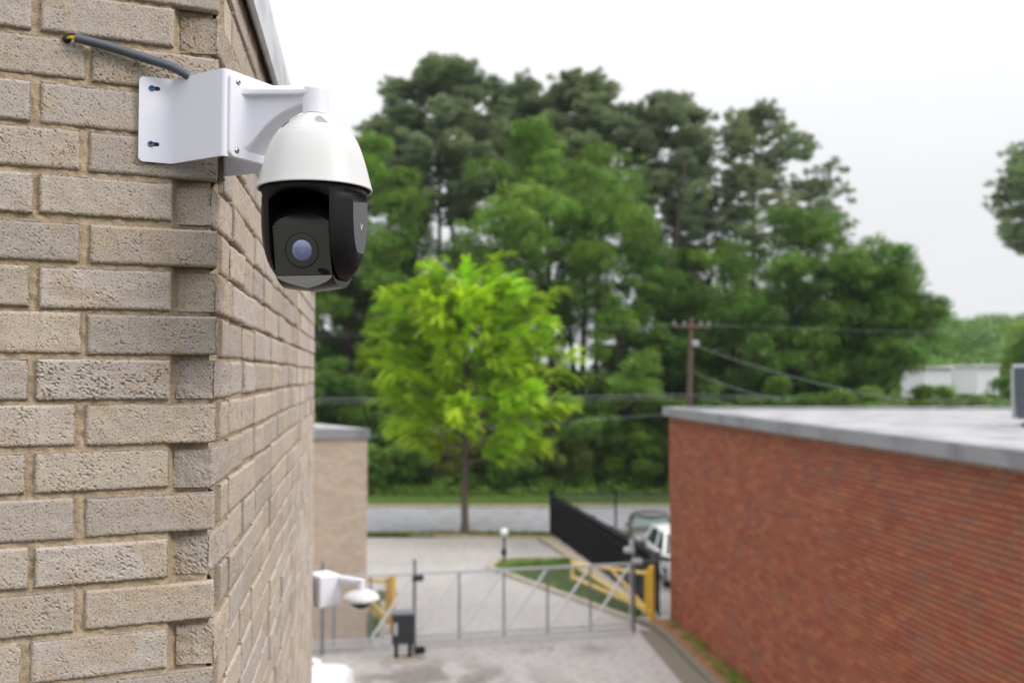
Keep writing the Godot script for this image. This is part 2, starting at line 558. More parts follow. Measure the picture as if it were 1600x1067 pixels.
			fill_s.append(Transform3D(Basis(Vector3.FORWARD, rng.randf_range(-0.01, 0.01)).scaled(Vector3(q[2], h, 0.03)), ctr + Vector3(0, 0, -0.015)))
			fill_sc.append(brick_tone())
	var ub := MB.new()
	ub.box(Transform3D(), Vector3.ONE, 0.0)
	var um := ub.commit()
	tag(multi("brick_infill", um, M.brick_plain, wall, fill_f, fill_fc), "", "", "", "stuff")
	tag(multi("brick_infill", um, M.brick_plain, side, fill_s, fill_sc), "", "", "", "stuff")
	# metal roof edge and flat roof
	b = MB.new()
	var prof := PackedVector2Array([Vector2(-0.03, top - 0.005), Vector2(0.013, top - 0.005), Vector2(0.013, top - 0.066), Vector2(0.019, top - 0.072), Vector2(0.026, top - 0.066), Vector2(0.018, top + 0.075), Vector2(0.004, top + 0.085), Vector2(-0.03, top + 0.085)])
	for e in [[sw, -0.03, 3.29], [fw, -3.2, 0.03]]:
		var pr := PackedVector2Array()
		for p in prof: pr.append(p)
		var f: Transform3D = e[0]
		var t := Transform3D(Basis(f.basis.z, f.basis.y, -f.basis.x), Vector3.ZERO)
		b.poly(pr, t, -float(e[2]), -float(e[1]))
	part("roof_edge", b, M.fascia, o)
	b = MB.new()
	var rf := PackedVector2Array()
	for p in [Vector3.ZERO, sl, sl - SN * 3.0, fl - FN * 3.4, fl]: rf.append(Vector2(p.x, -p.z))
	b.poly(rf, up, top - 0.004, top + 0.07)
	part("roof", b, M.membrane, o)


# ---------------------------------------------------------------- dome security camera
func bent_sheet(b: MB, path: Array, y0: float, y1: float, th: float, round_end: float) -> void:
	# path of plan points (x, z); outward is to the right-hand side when walking the path
	var pts := PackedVector3Array()
	var P := []
	for i in path.size():
		var p: Vector3 = path[i]
		if i == 0 or i == path.size() - 1:
			P.append(p)
			continue
		var d0 := ((path[i - 1] as Vector3) - p)
		var d1 := ((path[i + 1] as Vector3) - p)
		var r := 0.006
		for k in 5:
			var t := k / 4.0
			P.append((p + d0.normalized() * r).lerp(p, t).lerp(p.lerp(p + d1.normalized() * r, t), t))
	# refine ends for rounded corners
	var Q := []
	for e in 8: Q.append((P[0] as Vector3).lerp(P[0] + ((P[1] as Vector3) - P[0]).normalized() * round_end, 1.0 - cos(PI * 0.5 * e / 8.0)))
	for p in P.slice(1, P.size() - 1):
		Q.append(p)
	var last: Vector3 = P[-1]
	var back := ((P[-2] as Vector3) - last).normalized()
	for e in range(7, -1, -1): Q.append(last + back * round_end * (1.0 - cos(PI * 0.5 * e / 8.0)))
	var length := PackedFloat32Array([0.0])
	for i in range(1, Q.size()): length.append(length[-1] + (Q[i] as Vector3).distance_to(Q[i - 1]))
	var outr := []
	var innr := []
	for i in Q.size():
		var d: Vector3 = ((Q[mini(i + 1, Q.size() - 1)] as Vector3) - Q[maxi(i - 1, 0)]).normalized()
		var nn := Vector3(-d.z, 0, d.x) * -1.0
		nn = d.cross(Vector3.UP)
		var e := minf(length[i], length[-1] - length[i])
		var cut := 0.0
		if e < round_end: cut = round_end - sqrt(maxf(0.0, round_end * round_end - pow(round_end - e, 2)))
		var a: Vector3 = Q[i] + nn * th * 0.5
		var c: Vector3 = Q[i] - nn * th * 0.5
		outr.append([a + Vector3(0, y0 + cut, 0), a + Vector3(0, y1 - cut, 0)])
		innr.append([c + Vector3(0, y0 + cut, 0), c + Vector3(0, y1 - cut, 0)])
	var r1 := [PackedVector3Array(), PackedVector3Array()]
	var r2 := [PackedVector3Array(), PackedVector3Array()]
	for i in Q.size():
		for k in 2:
			r1[k].append(outr[i][k]); r2[k].append(innr[i][k])
	b.grid(r1)
	b.grid(r2, false, true)
	b.grid([r2[0], r1[0]])
	b.grid([r1[1], r2[1]])
	b.quad(r1[0][0], r2[0][0], r2[1][0], r1[1][0])
	var z := Q.size() - 1
	b.quad(r1[0][z], r1[1][z], r2[1][z], r2[0][z])

func rounded_rect(w: float, h: float, r: float, n := 6) -> PackedVector2Array:
	var p := PackedVector2Array()
	for q in [[1, -1, -90], [1, 1, 0], [-1, 1, 90], [-1, -1, 180]]:
		for k in n + 1:
			var a := deg_to_rad(q[2] + 90.0 * k / n)
			p.append(Vector2(q[0] * (w * 0.5 - r) + cos(a) * r, q[1] * (h * 0.5 - r) + sin(a) * r))
	return p

func bevel_plate(b: MB, outline: PackedVector2Array, t: Transform3D, z0: float, z1: float, bev: float) -> void:
	var ctr := Vector2.ZERO
	for p in outline: ctr += p / outline.size()
	var rings := []
	for s in [[0.0, z0], [0.0, z1 - bev], [0.12, z1 - bev * 0.6], [0.4, z1 - bev * 0.2], [1.0, z1]]:
		var row := PackedVector3Array()
		for i in outline.size() + 1:
			var p := outline[i % outline.size()]
			var q: Vector2 = p - (p - ctr).normalized() * bev * s[0]
			row.append(t * Vector3(q.x, q.y, s[1]))
		rings.append(row)
	b.grid(rings, true, false)
	var top: PackedVector3Array = rings[-1]
	var m := t * Vector3(ctr.x, ctr.y, z1)
	for i in top.size() - 1: b.tri(m, top[i], top[i + 1])

func screw(parent: Node3D, p: Transform3D, r: float) -> void:
	var b := MB.new()
	var t := p * Transform3D(Basis(Vector3.RIGHT, Vector3(0, 0, 1), Vector3(0, -1, 0)), Vector3.ZERO)
	b.lathe([[0.0001, r * 0.55], [r * 0.3, r * 0.54], [r * 0.7, r * 0.42], [r * 0.95, r * 0.15], [r, -r * 0.3]], t, 20)
	var s := part("screw", b, M.steel, parent)
	b = MB.new()
	b.lathe([[0.0001, r * 0.6], [r * 0.33, r * 0.6], [r * 0.33, r * 0.3]], t, 6, true)
	part("socket", b, M.dark_line, s)

func dome_camera() -> void:
	var base := Vector3(CORNER.x, 7.5865, CORNER.z)
	var o := thing("security_camera", "white dome security camera with black lens head, bracketed to the tan brick corner", "security camera", base)
	var e1 := Vector3(0.0387, 0, 0.092)
	var e2 := Vector3(0.0982, 0, -0.0179)
	# bracket of bent sheet steel
	var b := MB.new()
	var path := [-FD * 0.1145 + FN * 0.0055, -FD * 0.066 + FN * 0.0055, e1, e2, SD * 0.066 + SN * 0.0035, SD * 0.098 + SN * 0.0015]
	bent_sheet(b, path, -0.0655, 0.0645, 0.0028, 0.008)
	var br := part("corner_bracket", b, M.white_paint, o)
	# keyhole slots and blue wall anchors in the front flange
	for q in [[0.0958, 0.0475], [0.0962, -0.0378]]:
		var t := bas(FD, Vector3.UP, FN, -FD * q[0] + FN * 0.0069 + Vector3(0, q[1], 0)) * Transform3D(Basis().scaled(Vector3(1.2, 1.2, 1.0)), Vector3.ZERO)
		b = MB.new()
		var st := PackedVector2Array()
		for k in 9:
			var a := -PI / 2 + PI * k / 8.0
			st.append(Vector2(0.0070 + cos(a) * 0.0026, sin(a) * 0.0026))
		for k in 9:
			var a := PI / 2 + PI * k / 8.0
			st.append(Vector2(-0.001 + cos(a) * 0.0026, sin(a) * 0.0026))
		b.poly(st, t, -0.0005, 0.0002)
		part("slot", b, M.dark_line, br)
		b = MB.new()
		var tt := t * Transform3D(Basis(Vector3.RIGHT, Vector3(0, 0, 1), Vector3(0, -1, 0)), Vector3(-0.0005, 0, 0))
		b.lathe([[0.0012, 0.0004], [0.0014, 0.0016], [0.0033, 0.0018], [0.0037, 0.0010], [0.0037, -0.0005]], tt, 20)
		var an := part("wall_anchor", b, M.blue, br)
		b = MB.new()
		b.lathe([[0.0001, 0.0011], [0.0014, 0.0011], [0.0014, 0.0]], tt, 12, true)
		part("hole", b, M.dark_line, an)
	# arm: plate, flange-and-web arm, neck
	var bis := Vector3(0.879, 0, 0.476)
	var lx := Vector3(0.476, 0, -0.879)
	var pf := bas(lx, Vector3.UP, bis, Vector3(0.0684, 0, 0.037) + bis * 0.0014 + Vector3(0, -0.0025, 0))
	b = MB.new()
	bevel_plate(b, rounded_rect(0.113, 0.127, 0.010), pf, 0.0, 0.0055, 0.0022)
	var arm := part("wall_arm", b, M.white_paint, o)
	for q in [[-0.0405, 0.0505], [-0.0425, -0.0525], [0.0405, 0.0505], [0.0425, -0.0525]]:
		screw(arm, pf * at(Vector3(q[0], q[1], 0.0052)), 0.0050)
	b = MB.new()
	var dz := 0.1203 - 0.0014
	var st2 := []      # stations: z, top y, flange half width, flange thickness, web half width, bottom y
	for s in [[0.0050, 0.0480, 0.036, 0.020, 0.033, -0.0560], [0.0062, 0.0470, 0.0335, 0.0195, 0.0285, -0.0540], [0.009, 0.0462, 0.031, 0.019, 0.0235, -0.0500], [0.015, 0.0453, 0.0285, 0.0182, 0.0185, -0.0420], [0.024, 0.0444, 0.0262, 0.0176, 0.0160, -0.0318], [0.036, 0.0430, 0.0243, 0.0172, 0.0148, -0.0215], [0.050, 0.0412, 0.0226, 0.0168, 0.0140, -0.0128], [0.065, 0.0392, 0.0212, 0.0166, 0.0134, -0.0060], [0.080, 0.0372, 0.0202, 0.0164, 0.0130, -0.0012], [0.098, 0.0350, 0.0194, 0.0162, 0.0130, 0.0020], [0.1203, 0.0330, 0.0189, 0.0160, 0.0130, 0.0030]]:
		st2.append(s)
	var loops := []
	for s in st2:
		var z: float = s[0]
		var ty: float = s[1] + 0.006
		var w: float = s[2]
		var th: float = s[3]
		var g: float = s[4]
		var by: float = s[5] + 0.006
		var half := [Vector2(0, ty + 0.0010), Vector2(w * 0.30, ty + 0.0006), Vector2(w * 0.50, ty - 0.0008), Vector2(w * 0.93, ty - 0.0072), Vector2(w, ty - 0.0090), Vector2(w, ty - th + 0.0025), Vector2(w * 0.98, ty - th + 0.0008), Vector2(w * 0.93, ty - th), Vector2(lerpf(g, w, 0.35), ty - th - 0.0006), Vector2(g + 0.0012, ty - th - 0.0024), Vector2(g, ty - th - 0.006), Vector2(g * 0.98, by + 0.006), Vector2(g * 0.9, by + 0.002), Vector2(g * 0.6, by), Vector2(0, by - 0.0004)]
		var row := PackedVector3Array()
		for k in half.size(): row.append(pf * Vector3(-half[k].x, half[k].y, z))
		for k in range(half.size() - 2, -1, -1): row.append(pf * Vector3(half[k].x, half[k].y, z))
		loops.append(row)
	b.grid(loops, true, true)
	part("arm_beam", b, M.white_paint, arm)
	var dc := Vector3(-0.2895, 7.470, -1.453) - base
	var R := 0.084
	b = MB.new()
	b.lathe([[0.0001, 0.0345 + 0.1195], [0.010, 0.0343 + 0.1195], [0.0155, 0.0325 + 0.1195], [0.0182, 0.0295 + 0.1195], [0.0189, 0.0250 + 0.1195], [0.0189, 0.1105]], at(dc), 40)
	part("neck", b, M.white_paint, arm)
	# white weather shell
	b = MB.new()
	b.lathe([[0.0178, 0.1125], [0.0178, 0.1092], [0.0215, 0.1090]], at(dc), 48, true)
	b.lathe([[0.0205, 0.1090], [0.0222, 0.1087], [0.0245, 0.1072]], at(dc), 64)
	b.lathe([[0.0245, 0.1072], [0.0350, 0.0982], [0.0468, 0.0888]], at(dc), 64)
	b.lathe([[0.0468, 0.0888], [0.0510, 0.0840], [0.0545, 0.0790]], at(dc), 64)
	b.lathe([[0.0545, 0.0790], [0.0542, 0.0770], [0.0566, 0.0770]], at(dc), 64, true)
	var shell := []
	for p in [[0.672, 0.915], [0.685, 0.913], [0.70, 0.900], [0.725, 0.852], [0.757, 0.783], [0.792, 0.70], [0.828, 0.60], [0.862, 0.49], [0.895, 0.375], [0.925, 0.26], [0.952, 0.155], [0.974, 0.07], [0.990, 0.012], [0.998, -0.008], [1.0, -0.022], [0.996, -0.032], [0.985, -0.038], [0.968, -0.036], [0.955, -0.02], [0.95, 0.04], [0.93, 0.2]]:
		shell.append([p[0] * R, p[1] * R + 0.001])
	b.lathe(shell, at(dc), 96)
	var sh := part("weather_shell", b, M.white_shell, o)
	# notch tab on the cap, towards the right
	b = MB.new()
	var rb := Basis(Vector3.UP, deg_to_rad(24.0))
	var n0 := [Vector3(-0.0075, 0.0875, 0.0468), Vector3(0.0115, 0.0875, 0.0456), Vector3(-0.0075, 0.0990, 0.0345), Vector3(-0.0075, 0.0975, 0.0482), Vector3(-0.0020, 0.0972, 0.0480)]
	for i in n0.size(): n0[i] = dc + rb * n0[i]
	b.quad(n0[0], n0[1], n0[4], n0[3]); b.tri(n0[3], n0[4], n0[2]); b.tri(n0[4], n0[1], n0[2]); b.tri(n0[0], n0[3], n0[2])
	part("cap_notch", b, M.white_shell, sh)
	# head: yokes and lens barrel, turned towards the lot
	var hd := Transform3D(Basis(Vector3.UP, -0.18), dc)
	b = MB.new()
	b.lathe([[0.905 * R, 0.10 * R], [0.905 * R, -0.10 * R], [0.902 * R, -0.125 * R], [0.88 * R, -0.13 * R], [0.0001, -0.12 * R]], hd, 72)
	var yoke_prof := [[0.905, -0.10], [0.905, -0.18], [0.905, -0.28], [0.905, -0.42], [0.902, -0.58], [0.895, -0.72], [0.885, -0.86], [0.868, -1.0], [0.842, -1.13], [0.806, -1.25], [0.757, -1.36], [0.698, -1.46], [0.632, -1.54], [0.575, -1.595]]
	for s in [-1.0, 1.0]:
		var cols := [[], [], [], []]       # front arc, facet, back arc, inner face
		for p in yoke_prof:
			var r: float = p[0]
			var yv: float = p[1]
			var xi := 0.540
			var xf := 0.826 if yv < -0.17 else 0.95
			var zi := sqrt(maxf(r * r - xi * xi, 0.0))
			var a0 := atan2(zi, xi)
			var a1 := acos(minf(1.0, xf / r))
			a1 = minf(a1, a0)
			var f := PackedVector3Array()
			var fc := PackedVector3Array()
			var bk := PackedVector3Array()
			var inr := PackedVector3Array()
			for k in 13:
				var a := lerpf(a0, a1, k / 12.0)
				f.append(hd * Vector3(s * cos(a) * r, yv, sin(a) * r) if false else hd * (Vector3(s * cos(a) * r, yv, sin(a) * r) * R))
			var e0: Vector3 = Vector3(cos(a1) * r, yv, sin(a1) * r)
			for k in 5:
				var q: Vector3 = e0.lerp(Vector3(e0.x, yv, -e0.z), k / 4.0)
				fc.append(hd * (Vector3(s * q.x, q.y, q.z) * R))
			for k in 13:
				var a := lerpf(-a1, -a0, k / 12.0)
				bk.append(hd * (Vector3(s * cos(a) * r, yv, sin(a) * r) * R))
			for k in 7:
				inr.append(hd * (Vector3(s * xi, yv, lerpf(-zi, zi, k / 6.0)) * R))
			cols[0].append(f); cols[1].append(fc); cols[2].append(bk); cols[3].append(inr)
		for k in 4: 
			if k != 1: b.grid(cols[k], false, s < 0)
			else: b.grid(cols[k], false, s < 0)
		var bot: PackedVector3Array = cols[0][-1]
		var bo2: PackedVector3Array = cols[2][-1]
		b.grid([bot, PackedVector3Array(Array(bo2).slice(0) if true else [])] if false else [bot, bot], false, s < 0)
		var ring := PackedVector3Array()
		for row in [cols[0][-1], cols[1][-1], cols[2][-1], cols[3][-1]]: ring.append_array(row)
		var mid := Vector3.ZERO
		for p in ring: mid += p / ring.size()
		for i in ring.size():
			if s > 0: b.tri(mid, ring[(i + 1) % ring.size()], ring[i])
			else: b.tri(mid, ring[i], ring[(i + 1) % ring.size()])
	# arched lintel over the slot, and the back of the housing
	var lint := []
	for i in 17:
		var x := lerpf(-0.540, 0.540, i / 16.0)
		var z := sqrt(0.905 * 0.905 - x * x)
		var drop := -0.12 - 0.15 * pow(absf(x) / 0.540, 2.2)
		lint.append(PackedVector3Array([hd * (Vector3(x, -0.09, z) * R), hd * (Vector3(x, drop, z * 1.001) * R), hd * (Vector3(x, drop - 0.005, z - 0.06) * R), hd * (Vector3(x, drop + 0.1, 0.0) * R)]))
	b.grid(lint, false, false)
	var bk2 := []
	for p in yoke_prof:
		var row := PackedVector3Array()
		for i in 13:
			var x := lerpf(0.540, -0.540, i / 12.0)
			row.append(hd * (Vector3(x, p[1], -sqrt(maxf(p[0] * p[0] - x * x, 0.0))) * R))
		bk2.append(row)
	b.grid(bk2, false, true)
	var yoke := part("pan_housing", b, M.black_plastic, o)
	for s in [-1.0, 1.0]:                       # grey side panels set in the flats
		b = MB.new()
		var pts := PackedVector2Array()
		for pz in [-1.0, 1.0]:
			var line := []
			for p in yoke_prof:
				if p[1] <= -0.28 and p[0] > 0.834: line.append(Vector2(pz * (sqrt(p[0] * p[0] - 0.826 * 0.826) - 0.006), p[1] if p[1] < -0.3 else -0.25 + 0.06 * pz * s))
			if pz > 0: line.reverse()
			pts.append_array(PackedVector2Array(line))
		for i in pts.size(): pts[i] = pts[i] * R
		var t := hd * Transform3D(Basis(Vector3(0, 0, -s), Vector3.UP, Vector3(s, 0, 0)), Vector3(s * 0.826 * R, 0, 0))
		b.poly(pts, t, -0.0005, 0.0008)
		var pn := part("side_panel", b, M.panel_grey, yoke)
		b = MB.new()
		for k in [[-0.0040, 0.0, -0.0004, -0.0082], [-0.0004, -0.0082, 0.0040, 0.0]]:      # the small check-like emblem
			var pa := Vector2(k[0], k[1])
			var pb := Vector2(k[2], k[3])
			var wd := (pb - pa).orthogonal().normalized() * 0.0008
			b.poly(PackedVector2Array([pa - wd, pb - wd, pb + wd, pa + wd]), t * at(Vector3(0.004, -0.052, 0)), 0.0006, 0.0012 + 0.0001 * k[0] * 100)
		part("emblem", b, M.emblem, pn)
	# lens barrel
	var pitch := Basis(Vector3.RIGHT, deg_to_rad(11.0))
	var bt := hd * Transform3D(pitch, Vector3(0, -1.02 * R, 0))
	var hw := 0.508 * R
	var d := 0.565 * R
	var hh := 0.43 * R
	var re := sqrt(d * d + hh * hh)
	var r0 := re + 0.062 * R
	var ca := cos(deg_to_rad(35.0))
	var sa := sin(deg_to_rad(35.0))
	var arc := []
	var chin := []
	var brow := []
	for i in 25:
		var u := -1.0 + i / 12.0
		var x := hw * u
		var ro := re + (r0 - re) * (1.0 - pow(absf(u), 1.06))
		var hb := hh * ca - d * sa
		var sl := -hb + sqrt(hb * hb + maxf(ro * ro - re * re, 0.0))
		var yl := -hh - sl * ca
		var zl := d - sl * sa
		chin.append(PackedVector3Array([Vector3(x, -hh, d), Vector3(x, yl, zl)]))
		brow.append(PackedVector3Array([Vector3(x, -yl, zl), Vector3(x, hh, d)]))
		var a0 := atan2(-yl, zl)
		var row := PackedVector3Array()
		for k in 33:
			var a := lerpf(a0, TAU - a0, k / 32.0)
			row.append(Vector3(x, sin(a) * ro, cos(a) * ro))
		arc.append(row)
	b = MB.new()
	b.grid(arc, false, true)
	b.grid(brow, false, false)
	b.quad(Vector3(-hw, -hh, d), Vector3(hw, -hh, d), Vector3(hw, hh, d), Vector3(-hw, hh, d))
	for s in [0, 24]:
		var row: PackedVector3Array = arc[s]
		for k in row.size() - 1:
			if s > 0: b.tri(Vector3(row[0].x, 0, 0), row[k + 1], row[k])
			else: b.tri(Vector3(row[0].x, 0, 0), row[k], row[k + 1])
	for i in b.v.size(): b.v[i] = b.v[i]
	var barrel := part("lens_barrel", b, M.barrel_black, o, bt)
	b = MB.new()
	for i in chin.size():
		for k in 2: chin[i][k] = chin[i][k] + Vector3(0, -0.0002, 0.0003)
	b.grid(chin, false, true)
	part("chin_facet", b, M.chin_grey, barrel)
	b = MB.new()
	bevel_plate(b, rounded_rect(hw * 2 - 0.0012, hh * 2 - 0.0010, 0.0012, 3), at(Vector3(0, 0, d)), 0.0, 0.0012, 0.0004)
	var face := part("face_plate", b, M.face_grey, barrel)
	var fz := Transform3D(Basis(Vector3.RIGHT, Vector3(0, 0, 1), Vector3(0, -1, 0)), Vector3(0, 0, d))
	b = MB.new()
	b.lathe([[0.0238, 0.00125], [0.0240, 0.0018], [0.0250, 0.0018], [0.0252, 0.0012]], fz, 64)
	part("lens_ring", b, M.dark_line, face)
	b = MB.new()
	b.lathe([[0.0150, 0.0016], [0.0236, 0.00165], [0.0237, 0.0012]], fz, 64)
	part("lens_bezel", b, M.face_grey, face)
	b = MB.new()
	b.lathe([[0.0001, 0.0040], [0.004, 0.0038], [0.009, 0.0032], [0.0128, 0.0022], [0.0152, 0.0010]], fz, 48)
	var lens := part("lens", b, M.lens, face)
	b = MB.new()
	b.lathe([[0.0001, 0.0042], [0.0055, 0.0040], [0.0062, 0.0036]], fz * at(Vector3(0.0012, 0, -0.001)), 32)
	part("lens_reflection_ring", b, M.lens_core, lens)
	for q in [[-0.0015, 0.0335, 0.0006], [-0.0075, -0.0300, 0.0004], [0.0012, -0.0345, 0.0007]]:
		b = MB.new()
		b.lathe([[0.0001, 0.0016], [q[2], 0.0016], [q[2], 0.0010]], fz * at(Vector3(q[0], 0, -q[1])), 10, true)
		part("dot", b, M.dark_line, face)
	b = MB.new()
	var ov := PackedVector2Array()
	for k in 24: ov.append(Vector2(cos(TAU * k / 24) * 0.0095, sin(TAU * k / 24) * 0.0042).rotated(-0.28))
	b.poly(ov, at(Vector3(0.0305, -0.0305, d)), 0.0010, 0.0016)
	part("sensor_window", b, M.black_gloss, face)
	# conduit from the hole in the wall to the top of the bracket
	var cp := []
	for q in [[0.2046, 0.4944], [0.1881, 0.4922], [0.1618, 0.4886], [0.1305, 0.4822], [0.0986, 0.4740], [0.0737, 0.4655], [0.0535, 0.4560], [0.046, 0.4515]]:
		cp.append(-FD * q[0] + FN * (0.0125 + 0.02 * smoothstep(0.12, 0.05, q[0])) + Vector3(CORNER.x, 7.2 + q[1], CORNER.z))
	var cv := Curve3D.new()
	for i in cp.size():
		var tn: Vector3 = (cp[mini(i + 1, cp.size() - 1)] - cp[maxi(i - 1, 0)]) / 6.0
		cv.add_point(cp[i], -tn, tn)
	var line := PackedVector3Array()
	var rad := []
	var total := cv.get_baked_length()
	var nn := 150
	for i in nn + 1:
		line.append(cv.sample_baked(total * i / nn, true))
		rad.append(0.0068 + (0.00012 if i % 2 == 0 else 0.0))
	b = MB.new()
	b.tube(line, rad, 20)
	var co := thing("cable_conduit", "grey flexible conduit with yellow wire, arching along the brick down to the white bracket", "conduit", cp[0])
	part("sleeve", b, M.conduit, co, at(-cp[0]))
	for k in 2:
		b = MB.new()
		var a: Vector3 = cp[0] + FD * 0.004 + Vector3(0, 0.002 - 0.004 * k, 0) + FN * 0.002 * k
		var w2: Vector3 = cp[0] - FD * (0.0075) + FN * (-0.004) + Vector3(0, 0.0012 - 0.0010 * k, 0)
		var w3: Vector3 = cp[0] - FD * (0.0125 + 0.002 * k) - FN * 0.022 + Vector3(0, 0.002, 0)
		b.tube(PackedVector3Array([a, (a + w2) * 0.5 + FN * 0.001, w2, w3]), 0.0016, 10)
		part("yellow_wire", b, M.yellow_wire, co, at(-cp[0]))
	b = MB.new()
	var ht := bas(FD, FN, -Vector3.UP if false else Vector3(0, -1, 0), cp[0] - FD * 0.0105 + FN * -0.0095)
	b.lathe([[0.0001, 0.0004], [0.0058, 0.0004], [0.0062, -0.002]], ht, 16)
	part("drilled_hole", b, M.dark_line, co, at(-cp[0]))

func far_camera() -> void:
	# a second, saucer-shaped camera hangs at the far end of the side wall
	var cc := CORNER + SD * 3.26
	var base := Vector3(cc.x, 6.17, cc.z)
	var o := thing("mini_dome_camera", "small white saucer dome camera on an arm at the far end of the side wall", "security camera", base)
	var n := (SN + SD * 0.55).normalized()
	var x := n.cross(Vector3.UP) * -1.0
	var b := MB.new()
	var f := bas(Vector3.UP.cross(n), Vector3.UP, n)
	b.box(f * at(Vector3(0, 0, 0.055)), Vector3(0.135, 0.150, 0.11), 0.006)
	part("bracket", b, M.white_paint, o)
	var tip := Vector3(-0.708, 6.222, -4.70) - base
	b = MB.new()
	var dirr := (Vector3(tip.x, 0, tip.z) - n * 0.10)
	b.tube(PackedVector3Array([n * 0.10 + Vector3(0, 0.045, 0), n * 0.10 + dirr * 0.5 + Vector3(0, 0.05, 0), n * 0.10 + dirr * 0.95 + Vector3(0, 0.05, 0)]), [0.022, 0.020, 0.020], 16)
	b.tube(PackedVector3Array([tip + Vector3(0, 0.015, 0), tip + Vector3(0, -0.035, 0)]), 0.019, 16)
	part("arm", b, M.white_paint, o)
	b = MB.new()
	b.lathe([[0.0001, -0.028], [0.02, -0.029], [0.045, -0.036], [0.068, -0.048], [0.082, -0.060], [0.0875, -0.070], [0.086, -0.078], [0.078, -0.083], [0.05, -0.086], [0.0001, -0.086]], at(tip), 40)
	part("saucer_cover", b, M.white_shell, o)
	b = MB.new()
	b.lathe([[0.05, -0.086], [0.049, -0.094], [0.040, -0.108], [0.022, -0.119], [0.0001, -0.123]], at(tip), 28)
	part("bubble", b, M.black_gloss, o)


# ---------------------------------------------------------------- street, lot, kerbs
func strip(b: MB, pts: Array, y: float) -> void:          # flat polygon (x, z)
	var p := PackedVector2Array()
	for q in pts: p.append(Vector2(q[0], -q[1]))
	var id := Geometry2D.triangulate_polygon(p)
	for i in range(0, id.size(), 3):
		var a := p[id[i]]
		var c := p[id[i + 1]]
		var d := p[id[i + 2]]
		if (c - a).cross(d - a) < 0:
			var q := c
			c = d; d = q
		b.tri(Vector3(a.x, y, -a.y), Vector3(c.x, y, -c.y), Vector3(d.x, y, -d.y))

func kerb_line(called: String, pts: Array, w: float, h: float, m: Material) -> void:
	# kerb blocks laid end to end
	var b := MB.new()
	for i in pts.size() - 1:
		var a := Vector3(pts[i][0], 0, pts[i][1])
		var c := Vector3(pts[i + 1][0], 0, pts[i + 1][1])
		var d := (c - a)
		var n := maxi(1, int(d.length() / 1.8))
		var dir := d.normalized()
		for k in n:
			var s := a + d * k / n
			var e := a + d * (k + 1) / n - dir * 0.012
			var t := Transform3D(Basis(dir.cross(Vector3.UP) * -1.0, Vector3.UP, dir * -1.0), (s + e) * 0.5 + Vector3(0, h * 0.5 - 0.02, 0))
			b.box(t, Vector3(w, h + 0.04, s.distance_to(e)), 0.02)
	tag(part(called, b, m, self), "", "", "", "structure")

